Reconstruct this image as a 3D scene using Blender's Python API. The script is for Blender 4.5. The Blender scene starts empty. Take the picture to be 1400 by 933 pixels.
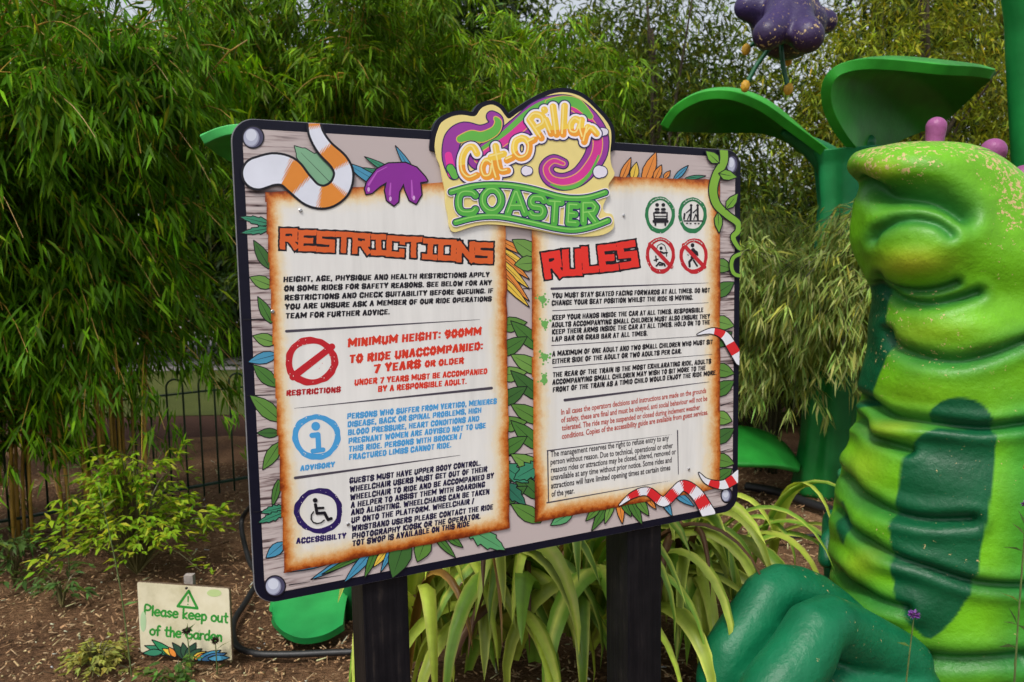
import bpy, bmesh, math, random
import numpy as np
from mathutils import Vector, Matrix
from mathutils.geometry import tessellate_polygon

# ------------------------------------------------------------------ camera, sky, sun, exposure
scene = bpy.context.scene
COL = scene.collection
PITCH, ROLL, F = 0.09413, -0.01791, 1072.0          # photo pixels of a 1400 x 933 picture
CAM = Vector((0, 0, 1.6))
_cp, _sp, _cr, _sr = math.cos(PITCH), math.sin(PITCH), math.cos(ROLL), math.sin(ROLL)
FWD = Vector((0, _cp, -_sp)); _U0 = Vector((0, _sp, _cp)); _R0 = Vector((1, 0, 0))
RGT = _R0 * _cr + _U0 * _sr; UPV = _U0 * _cr - _R0 * _sr
cam_d = bpy.data.cameras.new('camera'); cam = bpy.data.objects.new('camera', cam_d); COL.objects.link(cam)
cam_d.sensor_width = 23.5; cam_d.lens = F / 1400 * 23.5
cam_d.clip_start = 0.05; cam_d.clip_end = 2000
cam_d.dof.use_dof = True; cam_d.dof.focus_distance = 2.0; cam_d.dof.aperture_fstop = 4.0
m = Matrix((RGT, UPV, -FWD)).transposed().to_4x4(); m.translation = CAM
cam.matrix_world = m
scene.camera = cam

SUN_EL, SUN_AZ = math.radians(58), math.radians(205)   # azimuth from +Y clockwise: behind the camera, a little to its left
world = bpy.data.worlds.new('World'); scene.world = world; world.use_nodes = True
wn = world.node_tree.nodes; wl = world.node_tree.links; wn.clear()
sky = wn.new('ShaderNodeTexSky'); sky.sky_type = 'NISHITA'; sky.sun_disc = False
sky.sun_elevation = SUN_EL; sky.sun_rotation = SUN_AZ; sky.air_density = 1.0; sky.dust_density = 3.0; sky.ozone_density = 1.0
hsv = wn.new('ShaderNodeHueSaturation'); hsv.inputs['Saturation'].default_value = 0.3
bg = wn.new('ShaderNodeBackground'); bg.inputs['Strength'].default_value = 0.12
wo = wn.new('ShaderNodeOutputWorld')
wl.new(sky.outputs[0], hsv.inputs['Color']); wl.new(hsv.outputs[0], bg.inputs[0]); wl.new(bg.outputs[0], wo.inputs[0])
sun_d = bpy.data.lights.new('sun', 'SUN'); sun = bpy.data.objects.new('sun', sun_d); COL.objects.link(sun)
sun_d.energy = 1.5; sun_d.angle = math.radians(12); sun_d.color = (1.0, 0.96, 0.9)
sd_ = Vector((math.sin(SUN_AZ) * math.cos(SUN_EL), math.cos(SUN_AZ) * math.cos(SUN_EL), math.sin(SUN_EL)))
sun.rotation_euler = sd_.to_track_quat('Z', 'Y').to_euler()
scene.view_settings.view_transform = 'Standard'; scene.view_settings.look = 'None'
scene.view_settings.exposure = 0.7; scene.view_settings.gamma = 1.0
scene.view_settings.use_curve_mapping = False
scene.render.engine = 'CYCLES'
scene.cycles.max_bounces = 6; scene.cycles.transparent_max_bounces = 4
scene.cycles.diffuse_bounces = 3; scene.cycles.glossy_bounces = 2; scene.cycles.transmission_bounces = 3

rng = np.random.default_rng(7); random.seed(7)

# ------------------------------------------------------------------ helpers
def ray(px, py): return RGT * ((px - 700) / F) - UPV * ((py - 466.5) / F) + FWD
def at(px, py, Y):
    d = ray(px, py); return CAM + d * (Y / d.y)
def ground_at(px, py, z=0.0):
    d = ray(px, py); return CAM + d * ((z - CAM.z) / d.z)
def project(V):
    P = V - np.array(CAM); z = P @ np.array(FWD)
    return np.stack([700 + F * (P @ np.array(RGT)) / z, 466.5 - F * (P @ np.array(UPV)) / z], -1)
def lin(h):
    if isinstance(h, str):
        c = [int(h[i:i + 2], 16) / 255 for i in (0, 2, 4)]
        return tuple(x / 12.92 if x <= 0.04045 else ((x + 0.055) / 1.055) ** 2.4 for x in c)
    return tuple(h)
def tag(o, label=None, cat=None, group=None, kind=None):
    if label: o['label'] = label
    if cat: o['category'] = cat
    if group: o['group'] = group
    if kind: o['kind'] = kind
    return o
def link(name, me, mats=None, parent=None, smooth=False):
    o = bpy.data.objects.new(name, me); COL.objects.link(o)
    if mats is not None:
        for mm in (mats if isinstance(mats, (list, tuple)) else [mats]): me.materials.append(mm)
    if parent is not None:
        o.parent = parent
        if parent.type == 'EMPTY' or parent.parent is None or True:
            o.matrix_parent_inverse = parent_world(parent).inverted()
    if smooth: me.polygons.foreach_set('use_smooth', np.ones(len(me.polygons), bool))
    me.name = name
    return o
def parent_world(o):
    mw = o.matrix_basis.copy()
    if o.parent: mw = parent_world(o.parent) @ o.matrix_parent_inverse @ mw
    return mw
def empty(name, loc, label, cat, group=None):
    o = bpy.data.objects.new(name, None); COL.objects.link(o); o.location = loc; o.empty_display_size = 0.1
    return tag(o, label, cat, group)
def mesh_np(name, V, faces, cols=None, fcols=None):
    """V (n,3); faces: list of tuples or (m,k) array"""
    me = bpy.data.meshes.new(name)
    V = np.asarray(V, np.float32)
    if isinstance(faces, np.ndarray):
        k = faces.shape[1]; mcount = len(faces)
        me.vertices.add(len(V)); me.vertices.foreach_set('co', V.ravel())
        me.loops.add(mcount * k); me.loops.foreach_set('vertex_index', faces.astype(np.int32).ravel())
        me.polygons.add(mcount); me.polygons.foreach_set('loop_start', np.arange(0, mcount * k, k, dtype=np.int32))
        me.update(calc_edges=True)
    else:
        me.from_pydata([tuple(map(float, v)) for v in V], [], faces); me.update()
    if cols is not None:
        a = me.color_attributes.new('col', 'FLOAT_COLOR', 'POINT')
        c = np.zeros((len(V), 4), np.float32); c[:, :3] = cols; a.data.foreach_set('color', c.ravel())
    if fcols is not None:
        a = me.color_attributes.new('col', 'FLOAT_COLOR', 'CORNER')
        ls = np.zeros(len(me.polygons), np.int32); me.polygons.foreach_get('loop_total', ls)
        c = np.ones((len(fcols), 4), np.float32); c[:, :3] = fcols
        a.data.foreach_set('color', np.repeat(c, ls, 0).ravel())
    return me

# ------------------------------------------------------------------ materials
def new_mat(name):
    mt = bpy.data.materials.new(name); mt.use_nodes = True
    nt = mt.node_tree; b = nt.nodes['Principled BSDF']
    return mt, nt, b
def N(nt, t, **kw):
    n = nt.nodes.new(t)
    for k, v in kw.items():
        if k in n.inputs: n.inputs[k].default_value = v
        else: setattr(n, k, v)
    return n
def ramp(nt, stops, interp='LINEAR'):
    r = nt.nodes.new('ShaderNodeValToRGB'); e = r.color_ramp.elements; r.color_ramp.interpolation = interp
    while len(e) < len(stops): e.new(0.5)
    for el, (p, c) in zip(e, stops): el.position = p; el.color = (*lin(c), 1)
    return r
def mat_plain(name, c, rough=0.5, noise=0.12, scale=30, bump=0.1, spec=0.5, bscale=None, metal=0.0):
    mt, nt, b = new_mat(name); L = nt.links; c = lin(c)
    tc = N(nt, 'ShaderNodeTexCoord'); nz = N(nt, 'ShaderNodeTexNoise', Scale=scale, Detail=5.0)
    L.new(tc.outputs['Object'], nz.inputs['Vector'])
    r = ramp(nt, [(0.3, tuple(x * (1 - noise) for x in c)), (0.7, tuple(x * (1 + noise) for x in c))])
    L.new(nz.outputs[0], r.inputs[0]); L.new(r.outputs[0], b.inputs['Base Color'])
    b.inputs['Roughness'].default_value = rough; b.inputs['Specular IOR Level'].default_value = spec; b.inputs['Metallic'].default_value = metal
    if bump:
        n2 = N(nt, 'ShaderNodeTexNoise', Scale=bscale or scale * 3, Detail=4.0); L.new(tc.outputs['Object'], n2.inputs['Vector'])
        bp = N(nt, 'ShaderNodeBump', Strength=bump, Distance=0.01); L.new(n2.outputs[0], bp.inputs['Height']); L.new(bp.outputs[0], b.inputs['Normal'])
    return mt
def mat_attr(name, rough=0.5, spec=0.5, trans=0.0, bump=0.0, bscale=60, noise=0.0, nscale=40):
    mt, nt, b = new_mat(name); L = nt.links
    a = N(nt, 'ShaderNodeVertexColor', layer_name='col')
    src = a.outputs[0]
    tc = N(nt, 'ShaderNodeTexCoord')
    if noise:
        nz = N(nt, 'ShaderNodeTexNoise', Scale=nscale, Detail=4.0); L.new(tc.outputs['Object'], nz.inputs['Vector'])
        mr = N(nt, 'ShaderNodeMapRange'); mr.inputs[1].default_value = 0.3; mr.inputs[2].default_value = 0.7; mr.inputs[3].default_value = 1 - noise; mr.inputs[4].default_value = 1 + noise
        L.new(nz.outputs[0], mr.inputs[0])
        mx = N(nt, 'ShaderNodeVectorMath', operation='SCALE'); L.new(src, mx.inputs[0]); L.new(mr.outputs[0], mx.inputs['Scale']); src = mx.outputs[0]
    L.new(src, b.inputs['Base Color'])
    b.inputs['Roughness'].default_value = rough; b.inputs['Specular IOR Level'].default_value = spec
    if bump:
        n2 = N(nt, 'ShaderNodeTexNoise', Scale=bscale, Detail=5.0); L.new(tc.outputs['Object'], n2.inputs['Vector'])
        bp = N(nt, 'ShaderNodeBump', Strength=bump, Distance=0.01); L.new(n2.outputs[0], bp.inputs['Height']); L.new(bp.outputs[0], b.inputs['Normal'])
    if trans:
        tr = N(nt, 'ShaderNodeBsdfTranslucent'); mx = N(nt, 'ShaderNodeMixShader'); mx.inputs[0].default_value = trans
        out = nt.nodes['Material Output']
        br = N(nt, 'ShaderNodeVectorMath', operation='MULTIPLY'); br.inputs[1].default_value = (1.5, 1.5, 0.7)
        L.new(src, br.inputs[0]); L.new(br.outputs[0], tr.inputs[0])
        L.new(b.outputs[0], mx.inputs[1]); L.new(tr.outputs[0], mx.inputs[2]); L.new(mx.outputs[0], out.inputs[0])
    return mt
M_LEAF = mat_attr('leaf', rough=0.55, spec=0.16, trans=0.32)
M_STRAP = mat_attr('strap_leaf', rough=0.4, spec=0.35, trans=0.2, noise=0.12, nscale=25)
M_INK = mat_attr('printed_ink', rough=0.38, spec=0.4, noise=0.05, nscale=14)
M_CANE = mat_plain('bamboo_cane', (0.42, 0.25, 0.04), rough=0.45, noise=0.4, scale=8, bump=0.1)
M_BARK = mat_plain('bark', (0.07, 0.05, 0.035), rough=0.9, noise=0.5, scale=14, bump=0.8)
M_FENCE = mat_plain('green_fence_paint', (0.006, 0.035, 0.02), rough=0.35, noise=0.2)
M_BLACK = mat_plain('black_hose', (0.012, 0.012, 0.013), rough=0.5, noise=0.3, bump=0.1)
M_STEEL = mat_plain('steel', (0.55, 0.55, 0.56), rough=0.3, metal=0.9, bump=0)

# ------------------------------------------------------------------ tube / loft
def loft(rings, cap=True):
    """rings (n,k,3) array -> V, faces"""
    n, k, _ = rings.shape
    V = rings.reshape(-1, 3)
    i = np.arange(n - 1)[:, None]; j = np.arange(k)[None, :]; j2 = (j + 1) % k
    a = i * k + j; b = i * k + j2; c = (i + 1) * k + j2; d = (i + 1) * k + j
    Fq = np.stack([a, b, c, d], -1).reshape(-1, 4)
    faces = [tuple(x) for x in Fq.tolist()]
    if cap: faces += [tuple(range(k - 1, -1, -1)), tuple(range((n - 1) * k, n * k))]
    return V, faces
def tube_vf(path, radii, seg=8, cap=True):
    P = np.array([tuple(p) for p in path], float); n = len(P); R = np.broadcast_to(np.asarray(radii, float), (n,))
    T = np.gradient(P, axis=0); T /= np.linalg.norm(T, axis=1, keepdims=True) + 1e-9
    ref = np.array([0, 0, 1.0]) if abs(T[0, 2]) < 0.9 else np.array([1.0, 0, 0])
    rings = []
    u = np.cross(T[0], ref); u /= np.linalg.norm(u)
    th = np.linspace(0, 2 * math.pi, seg, endpoint=False)
    for i in range(n):
        u = u - T[i] * (u @ T[i]); u /= np.linalg.norm(u) + 1e-9; v = np.cross(T[i], u)
        rings.append(P[i] + R[i] * (np.cos(th)[:, None] * u + np.sin(th)[:, None] * v))
    return loft(np.array(rings), cap)
class MB:
    def __init__(s): s.V = []; s.F = []; s.n = 0; s.C = []
    def add(s, V, Fc, col=None):
        s.V.append(np.asarray(V, float)); s.F += [tuple(i + s.n for i in f) for f in Fc]; s.n += len(V)
        if col is not None:
            c = np.asarray(col, float); s.C.append(np.broadcast_to(c, (len(V), 3)))
        return s
    def tube(s, path, r, seg=8, col=None): V, f = tube_vf(path, r, seg); return s.add(V, f, col)
    def box(s, lo, hi, mat=None):
        V = np.array([(x, y, z) for x in (lo[0], hi[0]) for y in (lo[1], hi[1]) for z in (lo[2], hi[2])], float)
        if mat is not None: V = np.array([tuple(mat @ Vector(v)) for v in V])
        return s.add(V, [(0, 1, 3, 2), (4, 6, 7, 5), (0, 4, 5, 1), (2, 3, 7, 6), (0, 2, 6, 4), (1, 5, 7, 3)])
    def mesh(s, name): return mesh_np(name, np.concatenate(s.V), s.F, np.concatenate(s.C) if s.C else None)
    def build(s, name, mat, parent=None, smooth=False): return link(name, s.mesh(name), mat, parent, smooth)
def catmull(pts, n):
    P = np.array([tuple(p) for p in pts], float); t = np.linspace(0, len(P) - 1, n); out = []
    for x in t:
        i = min(int(x), len(P) - 2); f = x - i
        p0, p1, p2, p3 = P[max(i - 1, 0)], P[i], P[i + 1], P[min(i + 2, len(P) - 1)]
        out.append(0.5 * ((2 * p1) + (-p0 + p2) * f + (2 * p0 - 5 * p1 + 4 * p2 - p3) * f * f + (-p0 + 3 * p1 - 3 * p2 + p3) * f ** 3))
    return np.array(out)
def with_mod(me, *mods):
    """apply modifiers to a mesh through the dependency graph"""
    o = bpy.data.objects.new('tmp', me); COL.objects.link(o)
    for t, kw in mods:
        md = o.modifiers.new(t, t)
        for k, v in kw.items(): setattr(md, k, v)
    dg = bpy.context.evaluated_depsgraph_get()
    r = bpy.data.meshes.new_from_object(o.evaluated_get(dg)); bpy.data.objects.remove(o)
    return r

# ------------------------------------------------------------------ leaves
def leaf_arrays(P, D, Lh, Wd, col, droop=0.2, up=None):
    """5-vertex folded leaves. P,D (n,3); Lh,Wd (n,)"""
    n = len(P)
    D = D / (np.linalg.norm(D, axis=1, keepdims=True) + 1e-9)
    upv = np.tile([0, 0, 1.0], (n, 1)) + rng.normal(0, 0.45, (n, 3)) if up is None else up
    S = np.cross(D, upv); S /= np.linalg.norm(S, axis=1, keepdims=True) + 1e-9
    Nn = np.cross(S, D)
    L1 = Lh[:, None]; W1 = Wd[:, None]
    base = P; mid = P + D * L1 * 0.4 - Nn * W1 * 0.18
    lft = P + D * L1 * 0.38 - S * W1 * 0.5; rgt = P + D * L1 * 0.38 + S * W1 * 0.5
    tip = P + D * L1 - np.array([0, 0, 1.0]) * (L1 * droop)
    V = np.stack([base, lft, mid, rgt, tip], 1).reshape(-1, 3)
    o = (np.arange(n) * 5)[:, None, None]
    Fc = (np.array([[0, 2, 1], [0, 3, 2], [1, 2, 4], [2, 3, 4]])[None] + o).reshape(-1, 3)
    C = np.repeat(col, 5, 0)
    return V, Fc, C
def leaf_object(name, arrays, parent, mat=None):
    V = []; Fc = []; C = []; n = 0
    for v, f, c in arrays: V.append(v); Fc.append(f + n); C.append(c); n += len(v)
    me = mesh_np(name, np.concatenate(V), np.concatenate(Fc), np.concatenate(C))
    return link(name, me, mat or M_LEAF, parent)
def leaf_colors(n, base, var=0.35, yellow=0.12):
    b = np.array(base)[None] * np.exp(rng.normal(0, var, (n, 1)))
    y = (rng.random((n, 1)) < yellow)
    b = np.where(y, b * np.array([1.9, 1.35, 0.9]), b)
    return np.clip(b * (1 + rng.normal(0, 0.08, (n, 3))), 0.004, 0.4)
def unit(n):
    v = rng.normal(size=(n, 3)); return v / np.linalg.norm(v, axis=1, keepdims=True)

def bamboo(base, height, spread, n_canes, n_branch, color, label, llen=0.13, lw=0.017, lean=(0, 0), group=None, low=0.3, hang=0.9,
           cane_mat=None, fan=(5, 9), blen=(0.3, 0.8), foot=0.35):
    root = empty('bamboo_clump', base, label, 'bamboo', group)
    base = np.array(tuple(base)); BP = []; BD = []
    tw = MB()
    for c in range(n_canes):
        a = rng.uniform(0, 2 * math.pi); r0 = rng.uniform(0, foot)
        b0 = base + np.array([math.cos(a) * r0, math.sin(a) * r0, -0.03])
        dr = np.array([math.cos(a), math.sin(a), 0]) * rng.uniform(0.3, 1) * spread + np.array([lean[0], lean[1], 0])
        h = height * rng.uniform(0.75, 1.08)
        t = np.linspace(0, 1, 16)
        path = b0 + np.outer(t ** 2.2, dr) + np.outer(h * (t - 0.22 * t ** 4), [0, 0, 1.0])
        cm = MB(); V, f = tube_vf(path, 0.009 * (1 - 0.75 * t) + 0.0015, 6); cm.add(V, f)
        for k in range(2, 15):
            V, f = tube_vf([path[k] - np.array([0, 0, .004]), path[k] + np.array([0, 0, .004])], 0.0104 * (1 - 0.75 * t[k]) + 0.002, 6); cm.add(V, f)
        cm.build('cane', cane_mat or M_CANE, root, True)
        for q in range(n_branch):
            tt = rng.uniform(low, 1.0) ** 0.85
            p = b0 + dr * tt ** 2.2 + np.array([0, 0, h * (tt - 0.22 * tt ** 4)])
            a2 = rng.uniform(0, 2 * math.pi); d = np.array([math.cos(a2), math.sin(a2), rng.uniform(-0.1, 0.7)])
            ln = rng.uniform(*blen) * (1.15 - 0.5 * tt)
            s = np.linspace(0, 1, 6)
            bp = p + np.outer(s * ln, d) + np.outer(-hang * ln * s ** 2 * 0.7, [0, 0, 1.0])
            tw.tube(bp, 0.003 * (1 - 0.7 * s) + 0.0005, 4)
            for k in range(1, 6):
                for rep in range(2):
                    BP.append(bp[k] + rng.normal(0, 0.04, 3)); BD.append(bp[k] - bp[k - 1])
    tw.build('twigs', cane_mat or M_CANE, root)
    BP = np.array(BP); BD = np.array(BD); BD /= np.linalg.norm(BD, axis=1, keepdims=True)
    cnt = rng.integers(fan[0], fan[1], len(BP)); idx = np.repeat(np.arange(len(BP)), cnt); n = len(idx)
    clump = np.exp(rng.normal(0, 0.25, len(BP)))[idx][:, None]
    P = BP[idx] + rng.normal(0, 0.02, (n, 3))
    D = BD[idx] * 0.7 + unit(n) * 0.75 + np.array([0, 0, -0.55])
    L = llen * rng.uniform(0.6, 1.25, n); W = lw * rng.uniform(0.75, 1.25, n)
    leaf_object('foliage', [leaf_arrays(P, D, L, W, leaf_colors(n, color) * clump, 0.15)], root)
    return root

def tree(base, trunk_h, blobs, n_twigs, leaves_per, llen, lw, color, label, name='broadleaf_tree', cat='tree', group=None, trunk_r=0.12, hang=0.35, flat=0.0, var=0.35, yellow=0.12, shell=0.55):
    """trunk with limbs into each blob; leaves in twig sprays through the blobs. blobs: list of (centre, radii)"""
    root = empty(name, base, label, cat, group); base = np.array(tuple(base))
    tm = MB(); top = np.array([blobs[0][0][0], blobs[0][0][1], blobs[0][0][2]])
    path = catmull([base - [0, 0, .1], base + (top - base) * 0.3 + rng.normal(0, .05, 3), base + (top - base) * 0.65 + rng.normal(0, .08, 3), top], 14)
    tm.tube(path, trunk_r * np.linspace(1.15, 0.3, 14), 9)
    for c, r in blobs:
        c = np.array(c, float); k = rng.integers(4, 11); s = path[k]
        for q in range(3):
            e = c + unit(1)[0] * np.array(r) * 0.7
            pth = catmull([s, s * 0.5 + e * 0.5 + rng.normal(0, 0.12, 3), e], 9)
            tm.tube(pth, trunk_r * 0.35 * np.linspace(1, 0.12, 9), 5)
    tm.build('trunk', M_BARK, root, True)
    vol = np.array([np.prod(r) ** (2 / 3) for _, r in blobs]); bi = rng.choice(len(blobs), n_twigs, p=vol / vol.sum())
    Cc = np.array([c for c, _ in blobs])[bi]; Rr = np.array([r for _, r in blobs])[bi]
    u = unit(n_twigs); rad = rng.random(n_twigs) ** shell
    lump = 1 + 0.22 * np.sin(u[:, 0] * 7 + bi) * np.sin(u[:, 2] * 6 + bi * 2) + 0.15 * np.sin(u[:, 1] * 11 + bi)
    T = Cc + u * Rr * (rad * lump)[:, None]
    idx = np.repeat(np.arange(n_twigs), leaves_per); n = len(idx)
    tdir = u * (1, 1, 1 - flat) + rng.normal(0, 0.35, (n_twigs, 3)) + np.array([0, 0, -hang])
    tdir /= np.linalg.norm(tdir, axis=1, keepdims=True)
    along = np.tile(np.linspace(0, 1, leaves_per), n_twigs)[:, None]
    P = T[idx] + tdir[idx] * along * llen * 2.2 + rng.normal(0, llen * 0.25, (n, 3))
    D = tdir[idx] * 0.6 + unit(n) * 0.8 + np.array([0, 0, -hang * 0.6])
    tone = np.exp(rng.normal(0, 0.28, n_twigs))[idx][:, None]
    cols = leaf_colors(n, color, var, yellow) * tone
    leaf_object('crown', [leaf_arrays(P, D, llen * rng.uniform(0.6, 1.3, n), lw * rng.uniform(0.7, 1.3, n), cols, 0.1)], root)
    return root

# ------------------------------------------------------------------ the setting
def sheet(name, lo, hi, z, mat, nx=2, ny=2, bumpy=0.0):
    xs = np.linspace(lo[0], hi[0], nx); ys = np.linspace(lo[1], hi[1], ny); X, Y = np.meshgrid(xs, ys)
    Z = np.full_like(X, z)
    if bumpy: Z = Z + bumpy * (np.sin(X * 2.1 + 1) * np.sin(Y * 1.7) + 0.6 * np.sin(X * 5.3 + Y * 3.1) + 0.3 * np.sin(X * 11 - Y * 9)) - bumpy * 1.4
    V = np.stack([X, Y, Z], -1).reshape(-1, 3)
    i = np.arange(ny - 1)[:, None] * nx + np.arange(nx - 1)[None]
    Fc = np.stack([i, i + 1, i + nx + 1, i + nx], -1).reshape(-1, 4)
    return tag(link(name, mesh_np(name, V, Fc), mat, None, bumpy > 0), kind='structure')
def mat_ground(name, stops, s1, s2, bump, dist=0.03, rough=0.95):
    mt, nt, b = new_mat(name); L = nt.links; tc = N(nt, 'ShaderNodeTexCoord')
    n1 = N(nt, 'ShaderNodeTexNoise', Scale=s1, Detail=8.0, Roughness=0.7); n2 = N(nt, 'ShaderNodeTexNoise', Scale=s2, Detail=3.0)
    mp = N(nt, 'ShaderNodeMapping'); mp.inputs['Scale'].default_value = (1, 1.6, 1)
    L.new(tc.outputs['Object'], mp.inputs[0]); L.new(mp.outputs[0], n1.inputs['Vector']); L.new(tc.outputs['Object'], n2.inputs['Vector'])
    ad = N(nt, 'ShaderNodeMath', operation='MULTIPLY_ADD'); ad.inputs[1].default_value = 0.5; L.new(n2.outputs[0], ad.inputs[0])
    m2 = N(nt, 'ShaderNodeMath', operation='MULTIPLY'); m2.inputs[1].default_value = 0.55; L.new(n1.outputs[0], m2.inputs[0]); L.new(m2.outputs[0], ad.inputs[2])
    r = ramp(nt, stops); L.new(ad.outputs[0], r.inputs[0]); L.new(r.outputs[0], b.inputs['Base Color'])
    b.inputs['Roughness'].default_value = rough; b.inputs['Specular IOR Level'].default_value = 0.2
    bp = N(nt, 'ShaderNodeBump', Strength=bump, Distance=dist); L.new(n1.outputs[0], bp.inputs['Height']); L.new(bp.outputs[0], b.inputs['Normal'])
    return mt
M_MULCH = mat_ground('bark_mulch', [(0.32, (0.025, 0.013, 0.007)), (0.45, (0.11, 0.056, 0.028)), (0.56, (0.22, 0.118, 0.058)), (0.68, (0.42, 0.27, 0.15))], 45, 1.3, 1.0)
M_SOIL = mat_ground('reddish_soil', [(0.3, (0.028, 0.013, 0.009)), (0.6, (0.06, 0.028, 0.018)), (0.8, (0.09, 0.05, 0.032))], 20, 0.8, 0.8)
M_LAWN = mat_ground('lawn_turf', [(0.3, (0.04, 0.055, 0.012)), (0.55, (0.075, 0.09, 0.02)), (0.8, (0.13, 0.13, 0.04))], 40, 1.0, 0.8)
M_PATH = mat_ground('tarmac_path', [(0.3, (0.26, 0.24, 0.24)), (0.7, (0.36, 0.33, 0.33))], 60, 0.6, 0.3, 0.01)
sheet('ground', (-120, -60), (120, 180), -0.06, M_SOIL)
sheet('garden_bed', (-6.5, 0.6), (6.5, 7.6), 0.0, M_MULCH, 160, 120, 0.015)
sheet('lawn', (-40, 9.0), (12, 13.2), -0.052, M_LAWN)
sheet('path', (-60, 13.2), (40, 32.0), -0.048, M_PATH)

# loose bark chips over the bed
n = 26000
Y = 1.9 + 4.6 * rng.random(n) ** 1.3; X = rng.uniform(-1, 1, n) * (Y * 0.75 + 0.3)
a = rng.uniform(0, math.pi, n); tilt = rng.normal(0, 0.35, n)
L_ = 0.008 + 0.04 * rng.random(n) ** 2.2; W_ = rng.uniform(0.003, 0.009, n)
ux = np.stack([np.cos(a) * np.cos(tilt), np.sin(a) * np.cos(tilt), np.sin(tilt)], 1); vx = np.stack([-np.sin(a), np.cos(a), rng.normal(0, .3, n)], 1)
nx_ = np.cross(ux, vx)
Pc = np.stack([X, Y, rng.uniform(0.0, 0.016, n)], 1)
V = []
for sz in (-1, 1):
    for sx, sy in ((-1, -1), (1, -1), (1, 1), (-1, 1)):
        V.append(Pc + ux * (sx * L_)[:, None] * 0.5 + vx * (sy * W_)[:, None] * (0.5 if sx < 0 else 0.35) + nx_ * sz * 0.0018)
V = np.stack(V, 1).reshape(-1, 3)
Fc = (np.array([[0, 3, 2, 1], [4, 5, 6, 7], [0, 1, 5, 4], [1, 2, 6, 5], [2, 3, 7, 6], [3, 0, 4, 7]])[None] + (np.arange(n) * 8)[:, None, None]).reshape(-1, 4)
cc = np.array([[0.23, 0.135, 0.068]]) * np.exp(rng.normal(0.1, 0.65, (n, 1))); gy = rng.random((n, 1)) < 0.2; cc = np.where(gy, [[0.36, 0.25, 0.14]], cc)
M_CHIP = mat_attr('wood_chip', rough=0.9, spec=0.2, noise=0.3, nscale=60)
tag(link('bark_chips', mesh_np('bark_chips', V, Fc, np.repeat(np.clip(cc, 0.01, 0.45), 8, 0)), M_CHIP), 'loose brown bark chips covering the garden bed', 'mulch', kind='stuff')

# ---- bow topped fence
fa, fb = Vector((-3.13, 4.63, 0)), Vector((-1.93, 5.56, 0)); fd = (fb - fa).normalized()
fs = fa - fd * 2.2; flen = 6.4
fence = empty('bow_top_fence', fs, 'low dark green metal railing with hoop tops behind the bamboo', 'fence')
fz = MB()
def rail(z, h, w):
    mb = MB(); mt = Matrix.Translation(fs) @ Matrix.Rotation(math.atan2(fd.y, fd.x), 4, 'Z')
    mb.box((0, -w / 2, z - h / 2), (flen, w / 2, z + h / 2), mt); return mb
rail(0.12, 0.014, 0.035).build('bottom_rail', M_FENCE, fence); rail(0.78, 0.010, 0.03).build('top_rail', M_FENCE, fence)
k = 0; s = 0.05
while s < flen - 0.15:
    p = fs + fd * s; q = fs + fd * (s + 0.105)
    arc = [p + Vector((0, 0, 0.04)), p + Vector((0, 0, 0.4)), p + Vector((0, 0, 0.83))] + \
          [(p + q) / 2 - fd * 0.0525 * math.cos(t) + Vector((0, 0, 0.83 + 0.0525 * math.sin(t))) for t in np.linspace(0.3, math.pi - 0.3, 7)] + \
          [q + Vector((0, 0, 0.83)), q + Vector((0, 0, 0.4)), q + Vector((0, 0, 0.04))]
    MB().tube(arc, 0.0065, 6).build('hoop', M_FENCE, fence, True); s += 0.21; k += 1
for s in (0.02, 2.9, 6.38):
    p = fs + fd * s; MB().tube([p + Vector((0, 0, -.05)), p + Vector((0, 0, 0.9))], 0.02, 8).build('post', M_FENCE, fence)

# ---- far things beyond the lawn
M_PALE = mat_plain('pale_render', (0.55, 0.55, 0.56), rough=0.8, noise=0.06, scale=3, bump=0.1)
M_TEAL = mat_plain('teal_paint', (0.04, 0.20, 0.28), rough=0.5, noise=0.1, scale=4)
M_BRICKR = mat_plain('terracotta_wall', (0.22, 0.10, 0.07), rough=0.8, noise=0.2, scale=6)
M_GLASSD = mat_plain('dark_glass', (0.02, 0.025, 0.03), rough=0.1, noise=0.05, bump=0)
kb = empty('kiosk', (-11.5, 33, 0), 'pale kiosk with a teal roof far beyond the fence', 'building')
MB().box((-15.5, 33, -.05), (-8.8, 36, 2.3)).build('wall', M_PALE, kb)
V = np.array([(-15.9, 32.5, 2.3), (-8.4, 32.5, 2.3), (-8.4, 36.5, 2.3), (-15.9, 36.5, 2.3), (-14.5, 34.5, 3.2), (-9.8, 34.5, 3.2)])
link('roof', mesh_np('roof', V, [(3, 2, 1, 0), (0, 1, 5, 4), (1, 2, 5), (2, 3, 4, 5), (3, 0, 4)]), M_TEAL, kb)
for x in (-14.8, -13.0, -11.2): MB().box((x, 32.96, 0.9), (x + 1.1, 33.02, 1.9)).build('window', M_GLASSD, kb)
MB().box((-9.7, 32.96, 0.0), (-9.0, 33.02, 1.95)).build('door', M_BRICKR, kb)

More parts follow.
